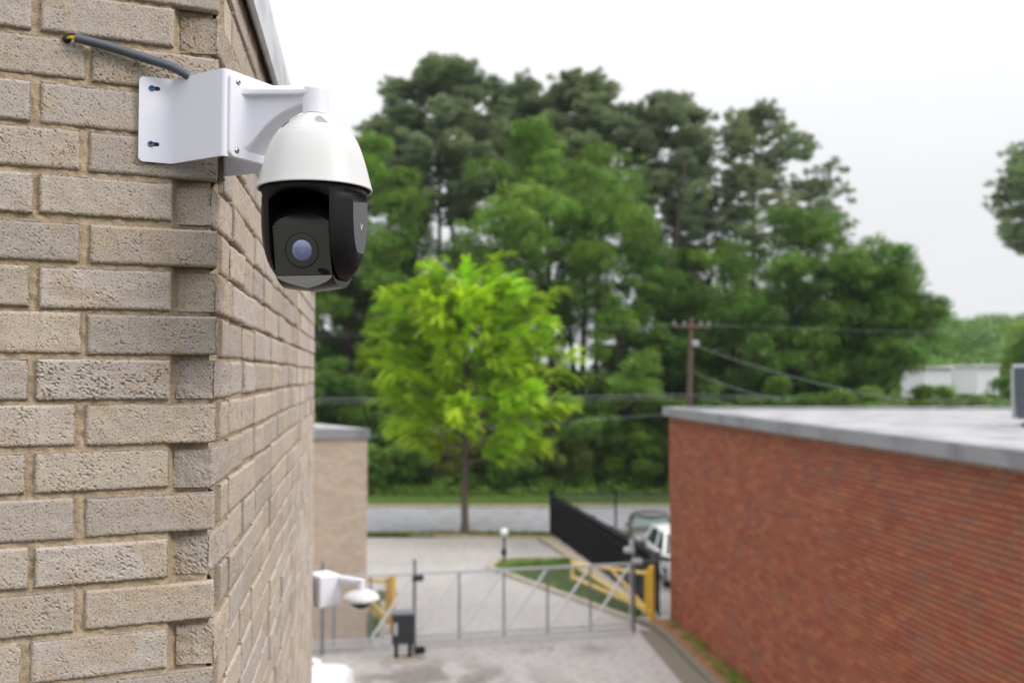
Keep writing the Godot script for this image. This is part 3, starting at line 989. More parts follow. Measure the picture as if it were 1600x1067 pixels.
func ground() -> void:
	var b := MB.new()
	b.quad(Vector3(-600, -0.012, 60), Vector3(600, -0.012, 60), Vector3(600, -0.012, -900), Vector3(-600, -0.012, -900))
	tag(part("ground", b, M.soil, self), "", "", "", "structure")
	b = MB.new()
	b.quad(Vector3(-200, -0.004, -45.5), Vector3(200, -0.004, -45.5), Vector3(200, -0.004, -53.8), Vector3(-200, -0.004, -53.8))
	tag(part("road", b, M.asphalt, self), "", "", "", "structure")
	# concrete yard and drive, with worn tone and stains laid in the colour
	b = MB.new()
	var rows := []
	var n1 := noise(0.22, 71, 4)
	var n2 := noise(0.9, 72, 3)
	var cols := PackedColorArray()
	var nx := 150
	var nzz := 330
	for i in nzz + 1:
		var z := -2.0 - 42.0 * i / nzz
		var row := PackedVector3Array()
		for j in nx + 1:
			var x := -12.0 + 21.0 * j / nx
			row.append(Vector3(x, 0.0, z))
			var a := n1.get_noise_2d(x, z)
			var c := n2.get_noise_2d(x * 1.0, z * 0.6)
			var k := 1.0 + 0.10 * a + 0.07 * c
			var base := Vector3(0.40, 0.372, 0.355)
			# stain by the gate track and oil spots where cars wait
			var s1 := exp(-pow((x - 1.4) / 1.2, 2) - pow((z + 26.4) / 0.55, 2))
			var s2 := exp(-pow((x + 1.9) / 2.3, 2) - pow((z + 23.6) / 1.9, 2))
			var s3 := exp(-pow((x - 1.6) / 2.2, 2) - pow((z + 42.3) / 0.7, 2))
			var s4 := exp(-pow((x + 0.4 - (z + 37.0) * -0.28) / 0.75, 2)) * smoothstep(-43.0, -40.0, z) * (1 - smoothstep(-35.5, -33.0, z))
			var st := clampf((s1 * 1.0 + s2 * 0.85 + s3 * 0.75 + 0.30 * smoothstep(-27.0, -21.0, z)) * smoothstep(-0.30, 0.35, c + 0.5 * a), 0, 0.85)
			base = base.lerp(Vector3(0.16, 0.135, 0.12), st)
			base = base.lerp(Vector3(0.30, 0.30, 0.32), s4 * 0.55)
			cols.append(Color(base.x * k, base.y * k, base.z * k))
		rows.append(row)
	b.grid(rows, false, false)
	for i in cols.size(): b.c[i] = cols[i]
	tag(part("pavement", b, M.lot, self), "", "", "", "structure")
	# grass: strip before the road, island beside the drive, verge beyond the road, patch by the far wall
	b = MB.new()
	strip(b, [[-60, -45.3], [60, -45.3], [60, -43.9], [1.2, -43.9], [-1.0, -44.1], [-4.8, -44.6], [-60, -44.9]], 0.05)
	tag(part("grass_verge", b, M.dry_grass, self), "", "", "", "structure")
	b = MB.new()
	strip(b, [[-200, -60.5], [200, -60.5], [200, -54.15], [-200, -54.15]], 0.09)
	tag(part("grass_verge", b, M.grass, self), "", "", "", "structure")
	b = MB.new()
	strip(b, [[-0.75, -37.0], [3.55, -29.35], [3.8, -29.9], [2.75, -38.3], [2.2, -38.75], [0.2, -38.75], [-0.5, -38.2]], 0.06)
	strip(b, [[-9.0, -27.3], [-3.62, -27.3], [-3.75, -28.6], [-4.2, -31.4], [-5.4, -33.8], [-9.0, -34.2]], 0.05)
	tag(part("lawn", b, M.grass, self), "", "", "", "structure")
	b = MB.new()
	strip(b, [[1.2, -43.8], [1.86, -43.8], [4.3, -29.75], [3.86, -29.9]], 0.072)
	tag(part("sidewalk", b, M.kerb, self), "", "", "", "structure")
	b = MB.new()
	strip(b, [[4.0, -29.2], [4.75, -29.25], [7.4, -8.0], [6.6, -8.0], [4.55, -24.0], [4.25, -28.0]], 0.07)
	tag(part("soil_bed", b, M.clay, self), "", "", "", "structure")
	kerb_line("kerb", [[-40, -53.98], [40, -53.98]], 0.3, 0.14, M.kerb)
	kerb_line("kerb", [[-4.6, -44.45], [-1.0, -43.95], [1.2, -43.72]], 0.16, 0.10, M.kerb)
	kerb_line("kerb", [[1.22, -43.7], [2.35, -38.9], [0.15, -38.85], [-0.55, -38.3], [-0.86, -37.0], [3.62, -29.05]], 0.2, 0.12, M.kerb)
	kerb_line("kerb", [[2.24, -38.3], [3.76, -30.2]], 0.16, 0.10, M.kerb)
	kerb_line("kerb", [[-3.55, -27.4], [-4.05, -31.4], [-5.3, -33.9]], 0.16, 0.10, M.kerb)
	kerb_line("kerb", [[3.70, -28.9], [4.02, -28.35], [4.25, -27.2], [4.62, -23.6], [5.6, -15.5], [6.5, -8]], 0.17, 0.16, M.old_kerb)
	b = MB.new()
	strip(b, [[3.55, -28.3], [3.98, -28.25], [4.17, -27.1], [4.52, -23.6], [5.5, -15.5], [6.4, -8], [5.6, -8], [4.75, -15.5], [3.95, -23.4], [3.62, -27.2]], 0.006)
	tag(part("gutter", b, M.old_kerb, self), "", "", "", "structure")
	# grass blades
	var tb := MB.new()
	rng.seed = 4242
	for i in 22:
		var a := rng.randf_range(0, TAU)
		var p := Vector3(rng.randf_range(-0.12, 0.12), 0, rng.randf_range(-0.12, 0.12))
		var h := rng.randf_range(0.05, 0.13)
		var w := Vector3(cos(a), 0, sin(a)) * 0.008
		var lean := Vector3(rng.randf_range(-0.05, 0.05), h, rng.randf_range(-0.05, 0.05))
		tb.tri(p - w, p + w, p + lean)
	var tm := tb.commit()
	var xf := []
	var cl := []
	for q in [[[-0.4, -37.6, 3.0, -30.2], 900], [[-20.0, -45.25, 6.0, -44.2], 700], [[-30.0, -60.0, 40.0, -54.3], 1500], [[-5.6, -32.8, -3.75, -27.5], 300]]:
		for i in q[1]:
			var u := rng.randf()
			var w := rng.randf()
			var p := Vector3(lerpf(q[0][0], q[0][2], u), 0.05, lerpf(q[0][1], q[0][3], w))
			if q[1] == 900: p = Vector3(lerpf(-0.6, 3.6, u) + w * lerpf(2.8, 0.2, u), 0.055, lerpf(-37.2, -29.6, u) - w * lerpf(1.4, 0.3, u))
			var s := rng.randf_range(0.7, 1.5)
			xf.append(Transform3D(Basis(Vector3.UP, rng.randf() * TAU).scaled(Vector3(s, s, s)), p))
			var g := rng.randf_range(0.7, 1.3)
			var dry := 0.55 if q[1] == 700 else 0.0
			cl.append(Color(g * (1 + dry), g, g))
	tag(multi("grass", tm, M.grass, self, xf, cl), "short grass growing on the verges and the island beside the drive", "grass", "", "stuff")


# ---------------------------------------------------------------- other buildings
func brick_wall_fill(origin: Vector3, dir: Vector3, length: float, y0: float, y1: float, bl: float, col_fn: Callable, course := COURSE) -> Array:
	var xf := []
	var cl := []
	var nrm := dir.cross(Vector3.UP)
	var k := 0
	var y := y0
	while y + course * 0.9 < y1:
		var x := 0.0 if k % 2 == 0 else -bl * 0.5
		while x < length:
			var a := maxf(x, 0.0)
			var e := minf(x + bl - 0.010, length)
			if e - a > 0.02:
				var c := origin + dir * ((a + e) * 0.5) + Vector3(0, y + course * 0.5, 0)
				xf.append(Transform3D(Basis(dir * (e - a), Vector3.UP * (course - (0.0115 if course == COURSE else 0.022)), nrm * 0.05), c + nrm * (-0.0232 + rng.randf_range(-0.0012, 0.0012))))
				cl.append(col_fn.call(c))
			x += bl
		y += course
		k += 1
	return [xf, cl]

func tan_annex() -> void:
	var z := -26.9
	var o := thing("tan_annex", "tan brick flat-roofed wing with pale metal coping behind the gate's left end", "building", Vector3(-4.0, 0, z))
	var up := Transform3D(Basis(Vector3.RIGHT, Vector3(0, 0, -1), Vector3.UP), Vector3.ZERO)
	var foot := PackedVector2Array([Vector2(0.09, 0.0), Vector2(-1.95, 2.95), Vector2(-8, 3.4), Vector2(-8, 0.0)])
	var b := MB.new()
	b.poly(foot, up, 0, 5.45)
	var w := part("wall", b, M.mortar, o)
	rng.seed = 55
	var nn := noise(0.8, 91, 2)
	var f := brick_wall_fill(Vector3(-8, 0, 0.0), Vector3.RIGHT, 8.09, 0.0, 5.45, 0.203, func(c):
		var t := brick_tone()
		var g: float = 1.0 + 0.12 * nn.get_noise_2d(c.x, c.y * 3.0)
		return Color(t.r * g * 1.05, t.g * g * 0.98, t.b * g * 0.92))
	var ub := MB.new()
	ub.box(Transform3D(), Vector3.ONE, 0.0)
	tag(multi("brick_facing", ub.commit(), M.brick_plain, w, f[0], f[1]), "", "", "", "stuff")
	b = MB.new()
	var cop := PackedVector2Array([Vector2(0.19, -0.07), Vector2(-1.9, 3.05), Vector2(-8.05, 3.5), Vector2(-8.05, -0.07)])
	b.poly(cop, up, 5.452, 5.72)
	part("coping", b, M.coping, o)
	b = MB.new()
	var rf := PackedVector2Array([Vector2(0.0, 0.05), Vector2(-1.95, 2.92), Vector2(-8.0, 3.3), Vector2(-8.0, 0.05)])
	b.poly(rf, up, 5.7, 5.726)
	part("roof", b, M.membrane, o)

func red_building() -> void:
	var a := Vector3(4.66, 0, -29.3)
	var dir := Vector3(0.1217, 0, 0.9926)
	var o := thing("red_brick_building", "low red brick building with a flat pale roof and grey metal edge", "building", a)
	var up := Transform3D(Basis(Vector3.RIGHT, Vector3(0, 0, -1), Vector3.UP), Vector3.ZERO)
	var e := dir * 27.5
	var foot := PackedVector2Array([Vector2(0, 0), Vector2(26, 0.0), Vector2(26, -e.z), Vector2(e.x, -e.z)])
	var b := MB.new()
	b.poly(foot, up, 0, 5.98)
	var w := part("wall", b, M.red_mortar, o)
	rng.seed = 77
	var blot := noise(1.1, 92, 3)
	var tone := func(c):
		var k: float = rng.randf_range(0.93, 1.06)
		var hue := rng.randf()
		var base := Vector3(0.335, 0.110, 0.062)
		if hue < 0.25: base = Vector3(0.30, 0.088, 0.053)
		elif hue < 0.42: base = Vector3(0.385, 0.14, 0.072)
		elif hue < 0.52: base = Vector3(0.31, 0.125, 0.075)
		var s: float = smoothstep(0.16, 0.46, blot.get_noise_3d(c.z * 0.9, c.y * 0.9, 3.0)) * (1.0 if rng.randf() < 0.8 else 0.5)
		base = base.lerp(Vector3(0.145, 0.108, 0.10), s * 0.36)
		return Color(base.x * k, base.y * k, base.z * k)
	# wall face looks towards -x: walk it so that its normal points there
	var f := brick_wall_fill(e, -dir, 27.5, 0.0, 5.98, 0.305, tone, 0.1016)
	var order := range(f[0].size())
	var eye := EYE - a
	var key := PackedFloat32Array()
	for i in order:
		var d: Vector3 = f[0][i].origin - eye
		var seen: bool = d.x / -d.z < 0.514 and d.y / -d.z > -0.31 and d.z < -1.0
		key.append(d.length() if seen else 1000.0 + d.length())
	order.sort_custom(func(p, q): return key[p] < key[q])
	var ub := MB.new()
	ub.box(Transform3D(), Vector3.ONE, 0.0)
	var um := ub.commit()
	var mats := []
	for i in 14:
		var c: Color = f[1][order[i * 11]]
		var m: StandardMaterial3D = M.brick_plain.duplicate()
		m.albedo_color = lin(c.r, c.g, c.b)
		mats.append(m)
	var xf := []
	var cl := []
	for i in order.size():
		if i < 300: part("brick", um, mats[rng.randi() % 14], w, f[0][order[i]])
		else:
			xf.append(f[0][order[i]]); cl.append(f[1][order[i]])
	tag(multi("brick_facing", um, M.brick_plain, w, xf, cl), "", "", "", "stuff")
	# metal edge round the roof
	b = MB.new()
	var out := Vector3(-dir.z, 0, dir.x)
	var edge := func(p: Vector3, q: Vector3, nrm: Vector3):
		var t := Transform3D(Basis(nrm, Vector3.UP, (q - p).normalized()), (p + q) * 0.5 + Vector3(0, 6.105, 0))
		b.box(t, Vector3(0.30, 0.25, p.distance_to(q)), 0.012)
	var seg := 9
	for i in seg:
		edge.call(e * (i + 0.002) / seg + out * -0.10 * -1.0, e * (i + 0.998) / seg + out * 0.10, out)
	edge.call(Vector3(-0.02, 0, -0.05), Vector3(26, 0, -0.05), Vector3(0, 0, -1))
	part("roof_edge", b, M.coping, o)
	b = MB.new()
	b.poly(PackedVector2Array([Vector2(0.02, -0.02), Vector2(25.9, -0.02), Vector2(25.9, -e.z), Vector2(e.x + 0.02, -e.z)]), up, 5.99, 6.15)
	part("roof", b, M.membrane, o)
	# air conditioner at the right of the roof, on timber sleepers
	var p := Vector3(10.80, 6.15, -19.9)
	var ac := thing("air_conditioner", "grey louvred air conditioner standing on the flat roof of the red building", "air conditioner", p + Vector3(0, 0.10, 0), 0.18)
	b = MB.new()
	b.box(at(Vector3(0, 0.55, 0)), Vector3(0.95, 1.02, 0.95), 0.02)
	part("casing", b, mat(lin(0.055, 0.065, 0.08), 0.5), ac)
	b = MB.new()
	b.box(at(Vector3(0, 1.10, 0)), Vector3(1.04, 0.08, 1.04), 0.02)
	part("top_cover", b, M.galv, ac)
	for k in 4:
		b = MB.new()
		b.box(at(Vector3(0.5 if k & 1 else -0.5, 0.55, 0.5 if k & 2 else -0.5)), Vector3(0.06, 1.02, 0.06), 0.01)
		part("corner_post", b, M.galv, ac)
	for k in 13:
		b = MB.new()
		b.box(at(Vector3(0, 0.10 + 0.074 * k, 0)), Vector3(1.0, 0.016, 1.0), 0.003)
		part("louvre", b, mat(lin(0.20, 0.23, 0.27), 0.5), ac)
	b = MB.new()
	b.box(at(Vector3(0.06, 0.74, 0.51)), Vector3(0.34, 0.36, 0.015), 0.004)
	part("label_plate", b, M.concrete_white, ac)
	var sl := thing("roof_timber", "weathered timber sleeper under the rooftop air conditioner", "timber", p + Vector3(-0.05, 0, 0.35), 0.05)
	b = MB.new()
	b.box(at(Vector3(0, 0.048, 0)), Vector3(1.5, 0.095, 0.16), 0.01)
	part("beam", b, M.plank, sl)


# ---------------------------------------------------------------- gate, barriers, fences
func bar(b: MB, p: Vector3, q: Vector3, r: float, sides := 8) -> void:
	b.tube(PackedVector3Array([p, q]), r, sides)

func gate_and_barriers() -> void:
	var g0 := Vector3(-5.6, 0, -25.81)
	var gd := Vector3(0.9745, 0, -0.2244)
	var o := thing("sliding_gate", "long silver chain-link sliding gate closed across the drive", "gate", g0)
	var len := 9.15
	var hi := 1.92
	for y in [hi, 0.14, 0.27]:
		var b := MB.new()
		b.box(Transform3D(Basis(gd.cross(Vector3.UP) * -1, Vector3.UP, gd * -1), gd * len * 0.5 + Vector3(0, y, 0)), Vector3(0.06, 0.066, len), 0.006)
		part("rail", b, M.galv, o)
	var xs := [0.03, 1.0, 1.95, 3.08, 4.30, 5.52, 6.74, 7.96, 9.12]
	for x in xs:
		var b := MB.new()
		bar(b, gd * x + Vector3(0, 0.10, 0), gd * x + Vector3(0, hi, 0), 0.028)
		part("upright", b, M.galv_dark if x > 0.5 and x < 9 else M.galv, o)
	for i in xs.size() - 1:
		if xs[i] < 1.9: continue
		var b := MB.new()
		bar(b, gd * (xs[i] + 0.03) + Vector3(0, 0.30, 0.0), gd * (xs[i + 1] - 0.03) + Vector3(0, hi - 0.05, 0.0), 0.038)
		part("brace", b, mat(lin(0.66, 0.66, 0.68), 0.5), o)
	var cb := MB.new()
	var t := 0.0
	var off := gd.cross(Vector3.UP) * 0.03
	while t < len + 1.7:
		for s in [-1.0, 1.0]:
			# wires lean both ways, clipped to the frame
			var lo: float = t - (1.62 if s > 0 else 0.0)
			var x0: float = t - 1.62 if s > 0 else t
			var x1: float = t if s > 0 else t - 1.62
			var y0 := 0.29
			var y1 := 1.91
			if x0 < 0: y0 += (0 - x0) ; x0 = 0
			if x1 < 0: y1 -= (0 - x1); x1 = 0
			if x0 > len: y0 += x0 - len; x0 = len
			if x1 > len: y1 -= x1 - len; x1 = len
			if y1 > y0 + 0.02: cb.tube(PackedVector3Array([gd * x0 + off + Vector3(0, y0, 0), gd * x1 + off * (1.0 + 0.1 * s) + Vector3(0, y1, 0)]), 0.0022, 3, false)
		t += 0.075
	tag(part("chain_link", cb, M.galv, o), "", "", "", "stuff")
	# posts
	for q in [[-4.87, -25.75, 2.35, 0.045, "grey steel gate post in front of the tan wall, leftmost of the row"], [-2.50, -25.72, 2.42, 0.04, "grey steel gate post with a roller guard, standing behind the black operator box"], [3.40, -28.0, 2.55, 0.05, "grey steel gate post with roller hardware at the gate's right end"], [5.02, -28.75, 2.0, 0.045, "grey steel fence post standing close against the red brick wall"]]:
		var p := thing("gate_post", q[4], "post", Vector3(q[0], 0, q[1]), 0.0, "steel posts of the gate")
		var b := MB.new()
		bar(b, Vector3.ZERO, Vector3(0, q[2], 0), q[3], 12)
		b.lathe([[0.0001, q[2] + 0.04], [q[3] * 0.7, q[2] + 0.03], [q[3] * 1.1, q[2]], [q[3] * 1.1, q[2] - 0.03]], Transform3D(), 12)
		part("shaft", b, M.galv_dark, p)
		if q[0] == -2.50 or q[0] == 3.40:
			b = MB.new()
			b.box(at(Vector3(0.07, hi + 0.02, 0.02)), Vector3(0.26, 0.10, 0.12), 0.02)
			part("roller_bracket", b, M.galv_dark, p)
			for k in 2:
				b = MB.new()
				b.lathe([[0.0001, 0.05], [0.07, 0.05], [0.085, 0.03], [0.085, -0.03], [0.07, -0.05], [0.0001, -0.05]], at(Vector3(0.03 + 0.13 * k, hi + 0.06, 0.05)) * Transform3D(Basis(Vector3.RIGHT, PI / 2), Vector3.ZERO), 16)
				part("guide_roller", b, M.box_grey if q[0] < 0 else M.galv, p)
		if q[0] == 3.40:
			b = MB.new()
			b.box(at(Vector3(-0.12, 2.28, 0)), Vector3(0.30, 0.16, 0.14), 0.03)
			b.box(at(Vector3(-0.05, 2.47, 0)), Vector3(0.12, 0.22, 0.10), 0.03)
			part("latch_hardware", b, M.galv, p)
	var tr := thing("top_tie_rail", "thin grey rail from the gate post across to the post by the red wall", "rail", Vector3(3.40, 1.93, -28.0))
	var rb := MB.new()
	bar(rb, Vector3.ZERO, Vector3(1.62, 0.0, -0.75), 0.02)
	part("pipe", rb, M.galv_dark, tr)
	# gate operator
	var op := thing("gate_operator", "black gate operator box on two legs beside the gate track", "gate motor", Vector3(-2.76, 0, -25.42), 0.12)
	var b := MB.new()
	b.box(at(Vector3(0, 0.02, 0.02)), Vector3(0.75, 0.06, 0.55), 0.02)
	part("concrete_pad", b, M.kerb, op)
	for x in [-0.17, 0.17]:
		b = MB.new()
		b.box(at(Vector3(x, 0.23, 0)), Vector3(0.10, 0.40, 0.16), 0.01)
		part("leg", b, M.black_iron, op)
	b = MB.new()
	b.box(at(Vector3(0, 0.78, 0)), Vector3(0.56, 0.74, 0.42), 0.03)
	var bx := part("housing", b, M.box_grey, op)
	b = MB.new()
	b.box(at(Vector3(0, 1.165, 0)), Vector3(0.60, 0.05, 0.46), 0.015)
	part("lid", b, M.galv_dark, bx)
	b = MB.new()
	b.box(at(Vector3(-0.19, 0.80, 0.213)), Vector3(0.09, 0.30, 0.012), 0.005)
	part("label_strip", b, M.galv, bx)
	b = MB.new()
	b.box(at(Vector3(0.44, 0.20, 0.0)), Vector3(0.24, 0.16, 0.24), 0.04)
	part("chain_guard", b, M.black_iron, op)
	# yellow bollards with swing barriers, one each side
	for s in [1.0, -1.0]:
		var bp := Vector3(4.05, 0, -29.05) if s > 0 else Vector3(-3.33, 0, -28.0)
		var fd := Vector3(-0.80, 0, -0.60) if s > 0 else Vector3(-0.95, 0, -0.31)
		var y := thing("swing_barrier", "yellow swing barrier folded back from its bollard beside the red building" if s > 0 else "yellow swing barrier and bollard at the corner of the tan wing", "barrier", bp, 0.0, "yellow swing barriers")
		b = MB.new()
		b.lathe([[0.0001, 1.66], [0.05, 1.65], [0.08, 1.62], [0.092, 1.56], [0.092, 0.0]], Transform3D(), 20)
		part("bollard", b, M.yellow, y)
		var hp := fd * 0.17
		b = MB.new()
		bar(b, hp + Vector3(0, 0.22, 0), hp + Vector3(0, 1.50, 0), 0.055, 12)
		part("hinge_tube", b, M.yellow, y)
		b = MB.new()
		bar(b, Vector3(0, 1.44, 0), hp + Vector3(0, 1.44, 0), 0.04); bar(b, Vector3(0, 0.32, 0), hp + Vector3(0, 0.32, 0), 0.04)
		part("hinge_pin", b, M.yellow, y)
		var L := 2.75
		b = MB.new()
		bar(b, hp + Vector3(0, 1.40, 0), fd * L + Vector3(0, 1.40, 0), 0.05, 10)
		part("top_rail", b, M.cream_yellow, y)
		for q in [[1.35, 1.38], [L - 0.05, 1.36], [L - 0.05, 0.98]]:
			b = MB.new()
			bar(b, hp + Vector3(0, 0.36, 0), fd * q[0] + Vector3(0, q[1], 0), 0.055, 10)
			part("brace", b, M.cream_yellow, y)
		b = MB.new()
		bar(b, fd * L + Vector3(0, 0.90, 0), fd * L + Vector3(0, 1.46, 0), 0.05, 10)
		part("end_upright", b, M.cream_yellow, y)
	# black privacy fence
	var fa := Vector3(1.72, 0, -44.9)
	var fb := Vector3(4.36, 0, -29.75)
	var bf := thing("black_fence", "black steel picket fence running from the street to the red building", "fence", fa)
	var dv := fb - fa
	var n := 138
	b = MB.new()
	for i in n + 1: b.box(at(dv * i / n + Vector3(0, 0.97, 0)), Vector3(0.028, 1.80, 0.028))
	tag(part("pickets", b, M.black_iron, bf), "", "", "", "stuff")
	for i in 7:
		b = MB.new()
		b.box(at(dv * i / 6.0 + Vector3(0, 0.97, 0)), Vector3(0.07, 1.94, 0.07), 0.008)
		part("post", b, M.black_iron, bf)
	for y in [0.2, 1.45, 1.78]:
		b = MB.new()
		b.box(Transform3D(Basis.looking_at(dv.normalized()), dv * 0.5 + Vector3(0, y, 0)), Vector3(0.045, 0.05, dv.length()), 0.005)
		part("rail", b, M.grey_iron if y > 1.7 else M.black_iron, bf)
	var rt := Vector3(0.9, 0, 0.42)
	b = MB.new()
	for i in 8: b.box(at(dv + rt * i / 8.0 + Vector3(0, 0.95, 0)), Vector3(0.03, 1.75, 0.03))
	b.box(Transform3D(Basis.looking_at(rt.normalized()), dv + rt * 0.5 + Vector3(0, 1.72, 0)), Vector3(0.05, 0.12, rt.length()))
	tag(part("return_panel", b, M.black_iron, bf), "", "", "", "stuff")
	# open picket fence along the street
	var pf := thing("picket_fence", "thin dark picket fence along the street beyond the parked cars", "fence", Vector3(1.78, 0, -44.95))
	var wl := 8.6
	b = MB.new()
	for i in 80: b.box(at(Vector3(0.06 + i * 0.107, 0.95, 0)), Vector3(0.02, 1.72, 0.02))
	tag(part("pickets", b, M.grey_iron, pf), "", "", "", "stuff")
	for i in 4:
		b = MB.new()
		b.box(at(Vector3(0.05 + i * 2.83, 1.0, 0)), Vector3(0.08, 2.0, 0.08), 0.008)
		part("post", b, M.black_iron, pf)
	for y in [0.2, 1.55, 1.80]:
		b = MB.new()
		b.box(at(Vector3(wl * 0.5, y, 0)), Vector3(wl, 0.045, 0.04))
		part("rail", b, M.grey_iron, pf)
	# low post with a white head on the island
	var lp := thing("bollard_light", "short dark post with a round white head at the tip of the grass island", "bollard", Vector3(-0.30, 0.05, -38.35))
	b = MB.new()
	b.box(at(Vector3(0, 0.46, 0)), Vector3(0.10, 0.92, 0.10), 0.01)
	part("shaft", b, M.box_grey, lp)
	b = MB.new()
	b.box(at(Vector3(-0.01, 0.34, 0.06)), Vector3(0.20, 0.24, 0.10), 0.02)
	part("outlet_box", b, M.black_iron, lp)
	b = MB.new()
	b.lathe([[0.0001, 1.24], [0.07, 1.225], [0.12, 1.18], [0.14, 1.11], [0.13, 1.03], [0.09, 0.96], [0.06, 0.92], [0.0001, 0.91]], Transform3D(), 20)
	part("globe", b, M.concrete_white, lp)


# ---------------------------------------------------------------- cars
func car(label: String, paint: Material, p: Vector3, turn: float, suv := true) -> Node3D:
	var o := thing("parked_car", label, "car", p, turn, "parked cars")
	var rh := 1.66 if suv else 1.45
	# stations: z (front +), sill, belt, half width, roof height (0 = none), roof half width
	var S := [[2.30, 0.45, 0.62, 0.62], [2.22, 0.30, 0.80, 0.82], [1.9, 0.24, 0.92, 0.90], [1.2, 0.22, 1.0, 0.93], [0.7, 0.22, 1.03, 0.93], [-0.6, 0.22, 1.04, 0.93], [-1.6, 0.22, 1.05, 0.92], [-2.1, 0.28, 1.04, 0.88], [-2.28, 0.36, 0.95, 0.80], [-2.33, 0.50, 0.70, 0.70]]
	var rows := []
	for s in S:
		var w: float = s[3]
		var lo: float = s[1]
		var hi: float = s[2]
		var half := [Vector2(w * 0.90, lo), Vector2(w * 0.98, lo + 0.08), Vector2(w, lerpf(lo, hi, 0.5)), Vector2(w * 0.985, hi - 0.10), Vector2(w * 0.94, hi - 0.03), Vector2(w * 0.82, hi + 0.005), Vector2(w * 0.4, hi + 0.03), Vector2(0, hi + 0.035)]
		var row := PackedVector3Array()
		for q in half: row.append(Vector3(q.x, q.y, s[0]))
		for k in range(half.size() - 2, -1, -1): row.append(Vector3(-half[k].x, half[k].y, s[0]))
		rows.append(row)
	var b := MB.new()
	b.grid(rows, false, false)
	for e in [0, S.size() - 1]:
		var row: PackedVector3Array = rows[e]
		var m := Vector3(0, (S[e][1] + S[e][2]) * 0.5, S[e][0])
		for k in row.size() - 1:
			if e == 0: b.tri(m, row[k], row[k + 1])
			else: b.tri(m, row[k + 1], row[k])
	var body := part("body", b, paint, o)
	# cabin: glass house with pillars and roof
	var back := -2.2 if suv else -1.55
	var rback := -1.98 if suv else -0.85
	var c := [Vector3(0.86, 1.02, 1.05), Vector3(0.62, rh - 0.07, 0.16), Vector3(0.60, rh - 0.09, rback + 0.1), Vector3(0.84, 1.03, back)]
	b = MB.new()
	var L := []
	for q in c: L.append(Vector3(-q.x, q.y, q.z))
	b.quad(L[0], c[0], c[1], L[1])                        # windscreen
	b.quad(c[3], L[3], L[2], c[2])                        # rear glass
	b.quad(c[0], c[3], c[2], c[1])
	b.quad(L[3], L[0], L[1], L[2])
	part("window_glass", b, M.car_glass, o)
	b = MB.new()
	var roof := []
	var zf := 0.40
	var zb: float = rback - 0.12
	for i in 15:
		var v := -1.0 + i / 7.0
		var wide := pow(maxf(1.0 - pow(absf(v), 3.2), 0.0), 1.0 / 3.2)
		var row := PackedVector3Array()
		for k in 11:
			var u := -1.0 + k / 5.0
			row.append(Vector3(u * 0.70 * wide, rh + 0.045 - 0.09 * pow(absf(u) * wide, 3.0) - 0.13 * pow(absf(v), 3.0), lerpf(zf, zb, (v + 1) * 0.5)))
		roof.append(row)
	b.grid(roof, false, true)
	var rr := part("roof", b, paint, o)
	b = MB.new()
	for s in [-1.0, 1.0]:
		for q in [[c[0], c[1], 0.05], [c[3], c[2], 0.07], [Vector3(0.855, 1.03, -0.35), Vector3(0.665, rh - 0.05, -0.45), 0.04], [c[1], c[2], 0.045]]:
			var p0: Vector3 = q[0]
			var p1: Vector3 = q[1]
			p0.x *= s; p1.x *= s
			bar(b, p0, p1, q[2], 6)
	part("pillars", b, paint, rr)
	for s in [-1.0, 1.0]:
		for z in [1.42, -1.42]:
			b = MB.new()
			var t := Transform3D(Basis(Vector3(0, 0, 1), Vector3(s, 0, 0), Vector3(0, 1, 0)), Vector3(s * 0.83, 0.34, z))
			b.lathe([[0.2, 0.10], [0.31, 0.10], [0.34, 0.07], [0.34, -0.10], [0.2, -0.10]], t, 24)
			var w := part("wheel", b, M.tyre, o)
			b = MB.new()
			b.lathe([[0.0001, 0.09], [0.06, 0.09], [0.10, 0.07], [0.19, 0.085], [0.21, 0.095]], t, 20)
			part("rim", b, M.rim, w)
		b = MB.new()
		b.box(Transform3D(Basis(Vector3.UP, s * 0.35), Vector3(s * 0.66, 0.74, 2.17)), Vector3(0.34, 0.14, 0.10), 0.03)
		part("headlight", b, M.head_lamp, o)
		b = MB.new()
		b.box(Transform3D(Basis(Vector3.UP, -s * 0.3), Vector3(s * 0.73, 0.86, -2.20)), Vector3(0.24, 0.20, 0.10), 0.03)
		part("tail_light", b, M.red_lamp, o)
		b = MB.new()
		b.box(at(Vector3(s * 0.98, 1.08, 0.72)), Vector3(0.16, 0.13, 0.09), 0.03)
		part("mirror", b, paint, o)
	b = MB.new()
	b.box(at(Vector3(0, 0.58, 2.25)), Vector3(0.8, 0.16, 0.06), 0.02)
	part("grille", b, M.black_iron, o)
	return o


# ---------------------------------------------------------------- plants
var leaf_mesh: ArrayMesh
var broad_mesh: ArrayMesh
var spray_mesh: ArrayMesh
var tuft_mesh: ArrayMesh

func leaf(b: MB, p: Vector3, d: Vector3, up: Vector3, l: float, w: float) -> void:
	var s := d.cross(up).normalized() * w * 0.5
	var m := p + d * l * 0.45 + up * l * 0.06
	b.tri(p, m + s, m - s) ; b.tri(m - s, m + s, p + d * l)

func rdir() -> Vector3:
	var z := rng.randf_range(-1, 1)
	var a := rng.randf_range(0, TAU)
	var r := sqrt(1 - z * z)
	return Vector3(r * cos(a), z, r * sin(a))

